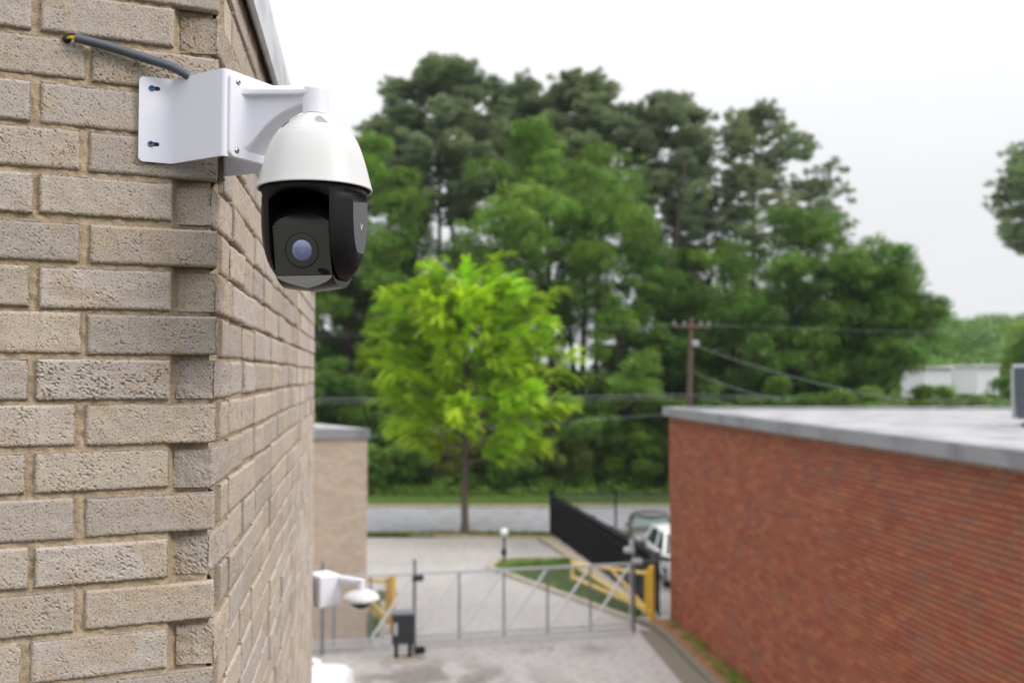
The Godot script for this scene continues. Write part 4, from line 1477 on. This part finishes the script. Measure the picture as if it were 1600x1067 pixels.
func leaf_clusters() -> void:
	rng.seed = 99
	var b := MB.new()
	for i in 46:
		var p := rdir() * pow(rng.randf(), 0.45) * Vector3(0.37, 0.25, 0.37)
		var d := (rdir() * Vector3(1, 0.5, 1) + p.normalized() * 0.5).normalized()
		var g := rng.randf_range(0.8, 1.2)
		b.col = Color(g, g, g * 0.95)
		leaf(b, p, d, (Vector3.UP + rdir() * 0.7).normalized(), rng.randf_range(0.11, 0.20), rng.randf_range(0.07, 0.11))
	leaf_mesh = b.commit()
	b = MB.new()
	for i in 26:
		var p := rdir() * pow(rng.randf(), 0.45) * Vector3(0.34, 0.26, 0.34)
		var d := (rdir() * Vector3(1, 0.4, 1) + p.normalized() * 0.5).normalized()
		var g := rng.randf_range(0.75, 1.25)
		b.col = Color(g, g, g * 0.95)
		leaf(b, p, d, (Vector3.UP + rdir() * 0.8).normalized(), rng.randf_range(0.10, 0.18), rng.randf_range(0.06, 0.11))
	broad_mesh = b.commit()
	# feathery spray of small leaflets along a curving twig (+z outward)
	b = MB.new()
	for twig in 4:
		var yaw := rng.randf_range(-0.38, 0.38)
		var l := rng.randf_range(0.7, 1.35)
		var bs := Basis(Vector3.UP, yaw) * Basis(Vector3.RIGHT, rng.randf_range(-0.5, -0.05))
		for i in 30:
			var t := (i + 1) / 30.0
			var p := bs * Vector3(0, -0.42 * t * t * l, l * t)
			for s in [-1.0, 1.0]:
				var d := (bs * Vector3(s * 0.8, -0.35 * t + rng.randf_range(-0.2, 0.2), 0.6)).normalized()
				var g := rng.randf_range(0.8, 1.2)
				b.col = Color(g, g, g)
				leaf(b, p, d, (Vector3.UP + rdir() * 0.45).normalized(), rng.randf_range(0.09, 0.16) * (1.15 - 0.5 * t), rng.randf_range(0.04, 0.06))
	spray_mesh = b.commit()
	# pine tuft: bursts of needles
	b = MB.new()
	for k in 5:
		var o := rdir() * Vector3(0.24, 0.14, 0.24)
		for i in 40:
			var d := (rdir() + Vector3(0, 0.35, 0)).normalized()
			var s := d.cross(rdir()).normalized() * rng.randf_range(0.010, 0.018)
			var l := rng.randf_range(0.18, 0.32)
			var g := rng.randf_range(0.75, 1.25)
			b.col = Color(g, g, g)
			b.tri(o - s, o + s, o + d * l)
	tuft_mesh = b.commit()

func limb(b: MB, p: Vector3, q: Vector3, r0: float, r1: float, sag: float, sides := 7) -> PackedVector3Array:
	var pts := PackedVector3Array()
	var rad := []
	var side := rdir() * p.distance_to(q) * 0.06
	for i in 6:
		var t := i / 5.0
		pts.append(p.lerp(q, t) + Vector3(0, -sag * sin(PI * t), 0) + side * sin(PI * t * 1.4))
		rad.append(lerpf(r0, r1, t))
	b.tube(pts, rad, sides, false)
	return pts

func tint() -> Color:
	var g := rng.randf_range(0.78, 1.22)
	return Color(g * rng.randf_range(0.92, 1.10), g, g * rng.randf_range(0.9, 1.05))

func leafy_tree(called: String, label: String, cat: String, group: String, p: Vector3, H: float, lo: float, cr: float, lobes: int, per: int, m: Material, sd: int, trunk_r := 0.22, csize := 1.0) -> void:
	rng.seed = sd
	var o := thing(called, label, cat, p, 0.0, group)
	var b := MB.new()
	var top := Vector3(rng.randf_range(-0.6, 0.6), lo + (H - lo) * 0.72, rng.randf_range(-0.6, 0.6))
	var tp := PackedVector3Array()
	var tr := []
	for i in 8:
		var t := i / 7.0
		tp.append(Vector3(top.x * t * t + sin(t * 5 + sd) * 0.12, top.y * t - 0.1 * (1 - t), top.z * t * t + cos(t * 4 + sd) * 0.12))
		tr.append(trunk_r * lerpf(1.25, 0.25, pow(t, 0.7)))
	b.tube(tp, tr, 9, false)
	var c := Vector3(top.x * 0.5, (lo + H) * 0.5, top.z * 0.5)
	var hy := (H - lo) * 0.5
	var xf := []
	var cl := []
	lobes = int(lobes * 1.45)
	per = int(per * 0.72)
	for i in lobes:
		var d := rdir()
		if d.y < -0.6: d.y *= 0.5
		d = d.normalized()
		var k := rng.randf_range(0.42, 0.93)
		var lc := c + d * Vector3(cr, hy, cr) * k
		var lr := cr * rng.randf_range(0.14, 0.30)
		var fr := clampf((lc.y - lo) / (H - lo), 0.0, 0.9)
		var from: Vector3 = tp[clampi(int(7 * clampf((lc.y - lr) / top.y, 0.25, 0.98)), 1, 7)]
		if i % 2 == 0: limb(b, from, lc, trunk_r * 0.34, trunk_r * 0.06, -0.2, 5)
		var tn := tint()
		for j in per:
			var q := rdir()
			if q.y < -0.25 and rng.randf() < 0.6: q.y = -q.y
			var pos := lc + q * lr * Vector3(1, 0.72, 1) * pow(rng.randf_range(0.3, 1.0), 0.5) * (1.0 if rng.randf() < 0.85 else 1.35)
			var s := csize * rng.randf_range(0.75, 1.3)
			xf.append(Transform3D(Basis(Vector3.UP, rng.randf() * TAU).rotated(Vector3.RIGHT, rng.randf_range(-0.5, 0.5)).scaled(Vector3(s, s, s)), pos))
			var g := rng.randf_range(0.88, 1.12)
			cl.append(Color(tn.r * g, tn.g * g, tn.b * g))
	part("trunk", b, M.bark, o)
	tag(multi("crown", leaf_mesh if csize > 0.7 else broad_mesh, m, o, xf, cl), "", "", "", "stuff")

func pine(label: String, p: Vector3, H: float, lo: float, cr: float, branches: int, dens: float, sd: int, lean := Vector3.ZERO, far_right := 0.0) -> void:
	rng.seed = sd
	var o := thing("pine_tree", label, "pine tree", p, 0.0, "tall pines in the woods")
	var b := MB.new()
	var tp := PackedVector3Array()
	var tr := []
	for i in 10:
		var t := i / 9.0
		tp.append(Vector3(lean.x * t * t + sin(t * 4 + sd) * 0.2, H * 0.985 * t - 0.1 * (1 - t), lean.z * t * t))
		tr.append(lerpf(0.30, 0.05, pow(t, 0.8)))
	b.tube(tp, tr, 8, false)
	var xf := []
	var cl := []
	for i in branches:
		var t := pow((i + rng.randf()) / branches, 0.85)
		var y := lerpf(lo, H, t)
		var k := clampf(y / (H * 0.985), 0, 1) * 9.0
		var i0 := mini(int(k), 8)
		var base: Vector3 = tp[i0].lerp(tp[i0 + 1], k - i0)
		var a := i * 2.4 + rng.randf_range(-0.7, 0.7)
		var shape := sqrt(maxf(0.0, 1.0 - pow(t, 2.4))) * (0.62 + 0.38 * minf(1.0, t * 3.0))
		var l := cr * shape * rng.randf_range(0.6, 1.12) + 0.4
		if far_right > 0 and cos(a) > 0.55: l += far_right * (1 - t)
		var tip := base + Vector3(cos(a) * l, l * rng.randf_range(0.08, 0.42), sin(a) * l)
		var pts := limb(b, base, tip, 0.075, 0.018, 0.12, 5)
		var n := int(dens * (6.0 + l * 6.5))
		var tn := tint()
		for j in n:
			var u := pow(rng.randf(), 0.62)
			var kk := clampf(0.30 + 0.72 * u, 0, 1) * 5.0
			var q0 := mini(int(kk), 4)
			var pos: Vector3 = pts[q0].lerp(pts[q0 + 1], kk - q0) + rdir() * Vector3(0.95, 0.62, 0.95) * (0.55 + 0.35 * l / cr)
			var s := rng.randf_range(0.8, 1.45)
			xf.append(Transform3D(Basis(Vector3.UP, rng.randf() * TAU).rotated(Vector3.RIGHT, rng.randf_range(-0.6, 0.6)).scaled(Vector3(s, s, s)), pos))
			var g := rng.randf_range(0.88, 1.12)
			cl.append(Color(tn.r * g, tn.g * g, tn.b * g))
	part("trunk", b, M.pine_bark, o)
	tag(multi("crown", tuft_mesh, M.needle, o, xf, cl), "", "", "", "stuff")

func bright_tree() -> void:
	rng.seed = 314
	var o := thing("lime_tree", "bright yellow-green feathery street tree standing at the edge of the lot", "tree", Vector3(-2.15, 0, -45.6))
	var b := MB.new()
	var tp := PackedVector3Array([Vector3(0, -0.1, 0), Vector3(0.01, 0.5, 0), Vector3(-0.02, 1.5, 0), Vector3(0.02, 2.6, 0.02), Vector3(0.03, 3.6, 0), Vector3(0.08, 4.8, -0.05), Vector3(0.02, 6.5, 0), Vector3(-0.05, 8.5, 0.05), Vector3(0.0, 10.8, 0)])
	b.tube(tp, [0.24, 0.175, 0.155, 0.15, 0.17, 0.14, 0.11, 0.075, 0.025], 12, false)
	var xf := []
	var cl := []
	# rising limbs, each with side twigs that carry sprays
	var nl := 58
	for i in nl:
		var t := (i + 0.5) / nl
		var y := lerpf(3.1, 10.4, pow(t, 0.9))
		var k := 0
		while k < 7 and tp[k + 1].y < y: k += 1
		var base: Vector3 = tp[k].lerp(tp[k + 1], clampf((y - tp[k].y) / (tp[k + 1].y - tp[k].y), 0, 1))
		var a := i * 2.39996 + rng.randf_range(-0.35, 0.35)
		var reach := 4.3 * pow(1.0 - pow(t, 1.6), 0.75) * rng.randf_range(0.72, 1.08) + 0.7
		if t < 0.10: reach *= 0.78
		var rise := lerpf(0.42, 1.9, t) * reach * rng.randf_range(0.42, 0.66) + (0.3 if t < 0.2 else 0.4)
		var tip := base + Vector3(cos(a) * reach, rise, sin(a) * reach)
		var pts := limb(b, base, tip, lerpf(0.085, 0.03, t), 0.012, 0.22, 6)
		var out := Vector3(cos(a), 0, sin(a))
		var n := int(12 + reach * 8.0)
		var tn := tint()
		for j in n:
			var u := pow(rng.randf(), 0.72)
			var kk := (0.22 + 0.78 * u) * 5.0
			var q0 := mini(int(kk), 4)
			var on: Vector3 = pts[q0].lerp(pts[q0 + 1], kk - q0)
			var spread := 0.12 + 0.50 * (1.0 - absf(u - 0.55))
			var pos := on + rdir() * Vector3(spread, spread * 0.6, spread)
			var d := (out * 1.05 + rdir() * 0.62 + Vector3(0, 0.15, 0)).normalized()
			var s := rng.randf_range(0.65, 1.15)
			xf.append(Transform3D(Basis.looking_at(-d, Vector3.UP).scaled(Vector3(s, s, s)), pos))
			var g := rng.randf_range(0.86, 1.14)
			cl.append(Color(tn.r * g * rng.randf_range(0.9, 1.12), tn.g * g, tn.b * g))
	part("trunk", b, M.pale_bark, o)
	tag(multi("crown", spray_mesh, M.leaf_lime, o, xf, cl), "", "", "", "stuff")

func at_px(px: float, D: float) -> float:        # metres across at that distance from the frame's centre line
	return (px - 800.0) / 1556.0 * D

func woods() -> void:
	leaf_clusters()
	bright_tree()
	var g := "broadleaf trees of the woods"
	leafy_tree("broadleaf_tree", "largest round green tree in the middle of the woods, before the pines", "tree", g, Vector3(2.6, 0, -64), 24.3, 9.0, 6.6, 58, 54, M.leaf_mid, 1, 0.34)
	leafy_tree("broadleaf_tree", "green tree rising directly behind the dome camera", "tree", g, Vector3(-10.6, 0, -65), 24.6, 6.0, 5.2, 52, 58, M.leaf_mid, 2, 0.3)
	leafy_tree("broadleaf_tree", "dark green tree behind the utility pole's right side", "tree", g, Vector3(17.6, 0, -63), 18.6, 3.5, 6.0, 54, 48, M.leaf_deep, 3, 0.3)
	leafy_tree("broadleaf_tree", "last round tree at the right end of the woods, against the sky", "tree", g, Vector3(22.4, 0, -61), 17.0, 4.0, 3.9, 48, 48, M.leaf_deep, 4, 0.26)
	leafy_tree("broadleaf_tree", "mid-height green tree just left of the utility pole", "tree", g, Vector3(9.6, 0, -66), 16.4, 3.0, 4.8, 40, 50, M.leaf_deep, 5, 0.26)
	leafy_tree("broadleaf_tree", "dark tree filling the gap left of the bright street tree", "tree", g, Vector3(-7.6, 0, -70), 19.2, 2.0, 5.0, 40, 46, M.leaf_deep, 6, 0.26)
	leafy_tree("broadleaf_tree", "shaded tree behind the bright street tree's crown", "tree", g, Vector3(-2.4, 0, -69), 18.6, 2.5, 5.0, 38, 46, M.leaf_deep, 7, 0.26)
	leafy_tree("broadleaf_tree", "slender green tree between the largest tree and the utility pole", "tree", g, Vector3(6.8, 0, -61), 13.4, 3.2, 3.0, 22, 42, M.leaf_mid, 8, 0.18)
	leafy_tree("broadleaf_tree", "tree with a thin top showing sky, right of the utility pole", "tree", g, Vector3(13.4, 0, -69), 17.5, 7.5, 4.6, 32, 44, M.leaf_mid, 9, 0.24)
	var bg := [[505, 78, 19.0, 5.0], [585, 80, 20.5, 5.0], [655, 79, 18.5, 4.6], [770, 80, 17.0, 5.0], [845, 79, 16.5, 4.4], [1075, 79, 14.5, 4.2], [1180, 77, 17.0, 4.8], [1290, 75, 17.0, 4.8]]
	var bl := ["dim tree deep in the woods at the wall's edge", "dim tree deep in the woods behind the bright crown's left tip", "dim tree deep in the woods above the bright crown's left shoulder", "dim tree deep in the woods above the bright crown's right shoulder", "dim tree deep in the woods right of the bright crown", "dim tree deep in the woods just behind the utility pole", "dim tree deep in the woods under the leaning pine", "dim tree deep in the woods between the two round right-hand trees"]
	for i in bg.size(): leafy_tree("broadleaf_tree", bl[i], "tree", g, Vector3(at_px(bg[i][0], bg[i][1]), 0, -bg[i][1]), bg[i][2], 1.0, bg[i][3], 30, 40, M.leaf_deep, 40 + i, 0.22, 1.15)
	pine("tallest pine, broad crown above the bright street tree", Vector3(-5.0, 0, -71), 29.6, 17.5, 4.6, 84, 1.25, 21)
	pine("thin pine standing left of the tallest pine", Vector3(-9.2, 0, -74), 26.2, 19.0, 2.1, 40, 1.2, 22)
	pine("olive pine between the two tallest round pine crowns", Vector3(0.3, 0, -75), 29.2, 18.5, 3.4, 66, 1.25, 23)
	pine("round-topped pine right of the woods' middle", Vector3(5.2, 0, -73), 28.9, 17.5, 3.9, 74, 1.25, 24)
	pine("ragged pine above the utility pole", Vector3(11.6, 0, -72), 27.4, 13.5, 3.9, 74, 1.15, 25)
	pine("sparse leaning pine whose branches reach far out over the sky", Vector3(17.0, 0, -71), 26.2, 14.0, 3.2, 50, 0.85, 26, Vector3(0.8, 0, 0), 4.2)
	pine("pine cut by the photo's edge, its boughs above the air conditioner", Vector3(27.3, 0, -50), 18.7, 12.6, 2.5, 22, 1.0, 27)
	leafy_tree("broadleaf_tree", "broad green tree low at the edge, behind the air conditioner", "tree", g, Vector3(39.0, 0, -73), 13.2, 3.0, 4.0, 40, 48, M.leaf_mid, 10, 0.22)
	# bare trunks seen in the dark gaps
	var k := 0
	for q in [[515, 66, 19], [530, 72, 18], [655, 76, 22], [715, 72, 22], [890, 70, 20], [930, 76, 22], [1010, 73, 22], [1040, 68, 21], [1135, 74, 20], [1165, 72, 18]]:
		rng.seed = 500 + k
		var b := MB.new()
		var D: float = q[1]
		var x := at_px(q[0], D)
		limb(b, Vector3(0, -0.1, 0), Vector3(rng.randf_range(-0.8, 0.8), q[2], 0), 0.24, 0.10, 0, 7)
		for j in 5:
			var y: float = q[2] * rng.randf_range(0.45, 0.95)
			limb(b, Vector3(0, y, 0), Vector3(rng.randf_range(-2.2, 2.2), y + rng.randf_range(0.2, 1.6), rng.randf_range(-1, 1)), 0.05, 0.012, 0.1, 5)
		var t := tag(part("bare_trunk", b, M.pine_bark, self, at(Vector3(x, 0, -D))), ["bare dark trunk at the wall's edge in the woods", "second bare trunk from the wall's edge in the woods", "straight bare trunk behind the bright tree's left crown", "bare trunk above the bright tree's tip", "bare trunk right of the bright tree, deep in the woods", "pale bare trunk in the gap right of the bright tree", "bare trunk left of the utility pole with sky beside it", "thick bare trunk just left of the utility pole's top", "bare trunk under the leaning pine, right of the pole", "thin bare trunk beside the round right-hand tree"][k], "tree trunk", "bare trunks in the woods")
		k += 1
	# undergrowth along the verge
	var sl := ["low dark shrub at the tan wing's roof corner", "leafy shrub beside the road behind the tan wing", "round shrub left of the street tree's trunk", "brownish shrub directly behind the street tree's trunk", "dark shrub right of the street tree's trunk", "olive shrub above the white-headed post", "tall shrub behind the black fence's far end", "bright shrub behind the picket fence", "dark shrub beside the red building's far corner", "shrub under the utility pole behind the red roof", "shrub right of the utility pole above the red roof", "bright bush above the middle of the flat roof", "low bush above the flat roof near its far edge", "yellow-green bush left of the air conditioner", "dark round bush beside the air conditioner", "green bush before the wider far-off white house", "yellowish bush between the two far-off white houses", "ivy-dark shrub low in the woods behind the bright crown", "tall ivy-covered shrub at the left of the woods"]
	var sp := [[520, 62, 8.5, 2.6, "leaf_deep"], [590, 60.5, 3.2, 1.8, "leaf_mid"], [640, 61.5, 4.6, 2.2, "leaf_deep"], [725, 62.5, 4.4, 2.3, "leaf_olive"], [800, 61.5, 4.6, 2.2, "leaf_deep"], [870, 61, 3.9, 2.0, "leaf_olive"], [930, 62, 6.6, 2.6, "leaf_mid"], [1000, 61, 4.2, 2.1, "leaf_weed"], [1050, 62, 6.2, 2.3, "leaf_mid"], [1110, 58.5, 7.0, 2.4, "leaf_deep"], [1190, 58.5, 7.4, 2.6, "leaf_deep"], [1275, 57, 6.9, 2.5, "leaf_mid"], [1360, 57, 7.0, 2.4, "leaf_mid"], [1432, 55, 7.0, 1.6, "leaf_weed"], [1552, 53, 7.0, 1.5, "leaf_deep"], [1478, 62, 6.5, 2.6, "leaf_mid"], [1512, 63, 6.3, 2.6, "leaf_deep"], [690, 66, 8.5, 3.4, "leaf_deep"], [545, 67, 11.5, 3.4, "leaf_deep"]]
	for i in sp.size():
		var q = sp[i]
		leafy_tree("shrub", sl[i], "shrub", "shrubs along the edge of the woods", Vector3(at_px(q[0], q[1]), 0, -q[1] + 0.6), q[2], 0.0, q[3], 18, int(30 + q[2] * 3.5), M[q[4]], 700 + i, 0.07, 0.95)
	var more := [[480, 64, 5], [565, 64.5, 4.6], [760, 66, 6.6], [845, 66, 7.5], [905, 67, 8.0], [975, 67, 9], [1080, 66, 8], [1150, 65, 9], [1240, 64, 8.5], [1320, 62, 7.5], [1410, 61, 6.5]]
	var ml := ["shrub mostly hidden by the wall's edge", "dark shrub between two bushes behind the tan wing", "tall dark shrub behind the street tree, low in shade", "tall shrub right of the bright crown's lower edge", "dark tall shrub behind the wires right of the bright crown", "shaded shrub mass left of the pole behind the black fence", "shaded shrub behind the utility pole", "tall shrub between pole and round right-hand tree", "tall shrub at the foot of the round right-hand tree", "shrub filling the gap between the two right-hand trees", "shrub at the foot of the last right-hand tree"]
	for i in more.size():
		var q = more[i]
		leafy_tree("shrub", ml[i], "shrub", "shrubs along the edge of the woods", Vector3(at_px(q[0], q[1]), 0, -q[1]), q[2], 0.1, 2.9, 16, 44, M.leaf_deep, 800 + i, 0.07, 1.0)
	# low creeping green under the shrubs
	rng.seed = 60
	var gx := []
	var gc := []
	for i in 2600:
		var u := rng.randf()
		var zz := -58.6 - 9.0 * pow(rng.randf(), 1.5)
		var hh := rng.randf_range(0.05, 1.1) * smoothstep(-58.2, -60.2, zz) * (0.8 + 0.6 * sin(u * 70.0)) + 0.1
		var s := rng.randf_range(0.7, 1.5)
		gx.append(Transform3D(Basis(Vector3.UP, rng.randf() * TAU).scaled(Vector3(s, s, s)), Vector3(lerpf(-24, 30, u), hh, zz)))
		gc.append(tint())
	tag(multi("ground_cover", leaf_mesh, M.leaf_mid, self, gx, gc), "low leafy ground cover under the shrubs at the woods' edge", "ground cover", "", "stuff")
	# weeds on the clay bed by the red wall
	rng.seed = 61
	var xf := []
	var cl := []
	for i in 190:
		var z := rng.randf_range(-29.0, -18.0)
		var clump := sin(z * 2.1) + sin(z * 5.3 + 1.0)
		if clump < 0.1 and rng.randf() < 0.75: continue
		var x0 := 4.66 + (z + 29.3) * 0.1225
		var p := Vector3(x0 - rng.randf_range(0.04, 0.42), 0.08 + rng.randf_range(0.0, 0.16), z)
		var s := rng.randf_range(0.22, 0.5)
		xf.append(Transform3D(Basis(Vector3.UP, rng.randf() * TAU).scaled(Vector3(s, s * 1.2, s)), p))
		cl.append(tint())
	tag(multi("weeds", broad_mesh, M.leaf_weed, self, xf, cl), "green weeds growing on the clay strip along the red brick wall", "weeds", "", "stuff")
	# far hill on the right with its trees and pale houses
	var b := MB.new()
	var rows := []
	var hn := noise(0.02, 81, 3)
	for i in 13:
		var row := PackedVector3Array()
		var z := -105.0 - 190.0 * i / 12.0
		for j in 41:
			var x := -60.0 + 330.0 * j / 40.0
			var t := i / 12.0
			row.append(Vector3(x, -0.3 + 15.0 * smoothstep(0.05, 0.9, t) * smoothstep(20.0, 110.0, x + t * 30.0) * (1 + 0.25 * hn.get_noise_2d(x, z)), z))
		rows.append(row)
	b.grid(rows, false, false)
	tag(part("hill", b, M.soil, self), "", "", "", "structure")
	rng.seed = 82
	xf = []
	cl = []
	for i in 620:
		var t := pow(rng.randf(), 0.8)
		var z := -112.0 - 175.0 * t
		var x := lerpf(0.28, 0.70, rng.randf()) * -z
		var hy := 15.0 * smoothstep(0.05, 0.9, (-z - 105.0) / 190.0) * smoothstep(20.0, 110.0, x + (-z - 105.0) / 190.0 * 30.0)
		if t < 0.25 and rng.randf() < 0.45: continue
		var hgt := rng.randf_range(5.0, 9.0)
		var tn := tint()
		for j in 16:
			var pos := Vector3(x, hy + hgt * 0.55, z) + rdir() * Vector3(3.0, hgt * 0.42, 3.0)
			var s := rng.randf_range(3.0, 5.0)
			xf.append(Transform3D(Basis(Vector3.UP, rng.randf() * TAU).scaled(Vector3(s, s, s)), pos))
			cl.append(tn)
	tag(multi("distant_wood", leaf_mesh, M.leaf_deep, self, xf, cl), "hazy wooded hillside far away at the right", "woodland", "", "stuff")
	for q in [[1447, 104, 2.8, 4.8, "wider white far-off house between bushes, left of the two"], [1524, 110, 2.4, 5.0, "smaller white far-off house near the air conditioner"]]:
		var D: float = q[1]
		var o := thing("distant_house", q[4], "house", Vector3(at_px(q[0], D), q[3], -D))
		b = MB.new()
		b.box(at(Vector3(0, 1.5, 0)), Vector3(q[2], 3.0, 6.0))
		part("wall", b, M.house_white, o)
		b = MB.new()
		b.box(at(Vector3(0, 3.08, 0)), Vector3(q[2] + 0.5, 0.16, 6.6), 0.02)
		part("roof", b, M.house_white, o)


# ---------------------------------------------------------------- utility pole and wires
func pole_and_wires() -> void:
	var p := Vector3(10.0, 0, -56.2)
	var o := thing("utility_pole", "brown wooden utility pole with a crossarm behind the red building", "utility pole", p)
	var b := MB.new()
	b.tube(PackedVector3Array([Vector3(-0.05, -0.1, 0), Vector3(0, 5, 0), Vector3(0.14, 10.35, 0)]), [0.20, 0.18, 0.145], 12)
	part("shaft", b, M.wood_pole, o)
	b = MB.new()
	b.box(Transform3D(Basis(Vector3.UP, 0.25), Vector3(0.13, 9.85, 0.18)), Vector3(2.3, 0.13, 0.11), 0.01)
	var ca := part("crossarm", b, M.wood_pole, o)
	for x in [-1.05, -0.45, 0.55, 1.05]:
		b = MB.new()
		b.lathe([[0.0001, 0.24], [0.05, 0.22], [0.07, 0.15], [0.04, 0.10], [0.06, 0.06], [0.03, 0.0]], at(Vector3(0.13, 9.91, 0.18) + Basis(Vector3.UP, 0.25) * Vector3(x, 0, 0)), 10)
		part("insulator", b, M.ceramic, ca)
	b = MB.new()
	b.box(at(Vector3(0.34, 8.9, 0.15)), Vector3(0.42, 0.34, 0.3), 0.05)
	part("splice_box", b, M.ceramic, o)
	var W := [
		["thick grey cable crossing the woods at mid-height, upper of the close pair", Vector3(-60, 6.25, -55.9), Vector3(10.05, 6.02, -56.0), 0.028, 0.35],
		["thin grey cable hanging just below the thick one", Vector3(-60, 6.00, -55.9), Vector3(10.05, 5.80, -56.0), 0.018, 0.35],
		["cable sloping up to the pole from the left, below the pair", Vector3(-30, 2.5, -55.9), Vector3(10.0, 5.05, -56.0), 0.020, 0.2],
		["upper power line left of the pole", Vector3(-60, 9.7, -56.3), Vector3(9.1, 10.0, -56.2), 0.007, 0.5],
		["second upper power line left of the pole", Vector3(-60, 9.2, -55.8), Vector3(10.7, 9.95, -55.8), 0.007, 0.5],
		["upper power line right of the pole", Vector3(9.1, 10.0, -56.2), Vector3(80, 9.9, -56.3), 0.007, 0.6],
		["second upper power line right of the pole", Vector3(10.7, 9.95, -55.8), Vector3(80, 9.4, -55.8), 0.007, 0.6],
		["grey cable continuing right of the pole over the red roof", Vector3(10.05, 6.02, -56.0), Vector3(80, 5.9, -56.0), 0.028, 0.4],
		["thin cable below it, right of the pole", Vector3(10.05, 5.80, -56.0), Vector3(80, 5.6, -56.0), 0.018, 0.4],
		["service drop falling right from the pole, upper one", Vector3(10.3, 8.8, -56.0), Vector3(17.5, 6.0, -44.0), 0.020, 0.3],
		["service drop falling right from the pole, lower one", Vector3(10.2, 7.3, -56.0), Vector3(13.2, 5.9, -47.0), 0.020, 0.2],
	]
	for w in W:
		var a: Vector3 = w[1]
		var c: Vector3 = w[2]
		var pts := PackedVector3Array()
		for i in 25:
			var t := i / 24.0
			pts.append(a.lerp(c, t) - a + Vector3(0, -w[4] * 4 * t * (1 - t), 0))
		b = MB.new()
		b.tube(pts, w[3], 6, false)
		tag(part("overhead_wire", b, M.wire, self, at(a)), w[0], "wire", "overhead wires")


func make_sky() -> PanoramaSkyMaterial:
	# an even overcast: a little brighter overhead than at the horizon, with faint cloud texture
	var w := 512
	var h := 256
	var img := Image.create(w, h, false, Image.FORMAT_RGBF)
	var n := noise(1.3, 7, 4)
	for y in h:
		var el := (0.5 - (y + 0.5) / h) * PI
		for x in w:
			var az := TAU * x / w
			var d := Vector3(cos(el) * cos(az), sin(el), cos(el) * sin(az))
			var L := 0.78 + 1.75 * pow(maxf(d.y, 0.0), 2.0)
			var k := 1.0 + 0.06 * n.get_noise_3dv(d * Vector3(1.2, 2.4, 1.2))
			if d.y < 0.0: L = 0.30; k = 1.0
			img.set_pixel(x, y, Color(L * k * 0.985, L * k * 0.995, L * k * 1.02))
	var m := PanoramaSkyMaterial.new()
	m.panorama = ImageTexture.create_from_image(img)
	return m


func _ready() -> void:
	rng.seed = 12345
	# camera
	var cam := Camera3D.new()
	cam.name = "camera"
	cam.position = EYE
	cam.rotation.x = deg_to_rad(1.859)
	cam.fov = 37.85
	cam.near = 0.05
	cam.far = 2000.0
	var lensa := CameraAttributesPhysical.new()
	lensa.frustum_focal_length = 35.0
	lensa.frustum_focus_distance = 1.42
	lensa.exposure_aperture = 4.4
	lensa.frustum_near = 0.05
	lensa.frustum_far = 2000.0
	cam.attributes = lensa
	add_child(cam)
	cam.current = true
	# sky, sun behind cloud, exposure
	var env := Environment.new()
	env.background_mode = Environment.BG_SKY
	env.sky = Sky.new()
	env.sky.sky_material = make_sky()
	env.tonemap_mode = Environment.TONE_MAPPER_LINEAR
	env.tonemap_exposure = 1.12
	env.fog_enabled = true
	env.fog_density = 0.00022
	env.fog_light_color = Color(0.86, 0.90, 0.95)
	env.sdfgi_enabled = true; env.ssao_enabled = true; env.ssil_enabled = true
	var we := WorldEnvironment.new()
	we.name = "environment"
	we.environment = env
	add_child(we)
	var sun := DirectionalLight3D.new()
	sun.name = "sun"
	sun.light_energy = 0.5
	sun.light_angular_distance = 20.0
	sun.light_color = Color(1.0, 0.97, 0.93)
	sun.shadow_enabled = true
	add_child(sun)
	sun.look_at_from_position(Vector3(8.0, 5.6, 3.2), Vector3.ZERO)
	materials()
	ground()
	near_building()
	tan_annex()
	red_building()
	woods()
	pole_and_wires()
	gate_and_barriers()
	car("white car facing the camera, half hidden between black fence and red building", M.car_white, Vector3(6.0, 0, -35.4), 0.06)
	car("dark green-grey car parked behind the white one, before the picket fence", M.car_dark, Vector3(5.75, 0, -41.4), -0.1, false)
	car("white sedan at the foot of the tan wall, only its rear corner in view", M.car_white, Vector3(-5.66, 0, -20.6), -PI / 2, false)
	dome_camera()
	far_camera()
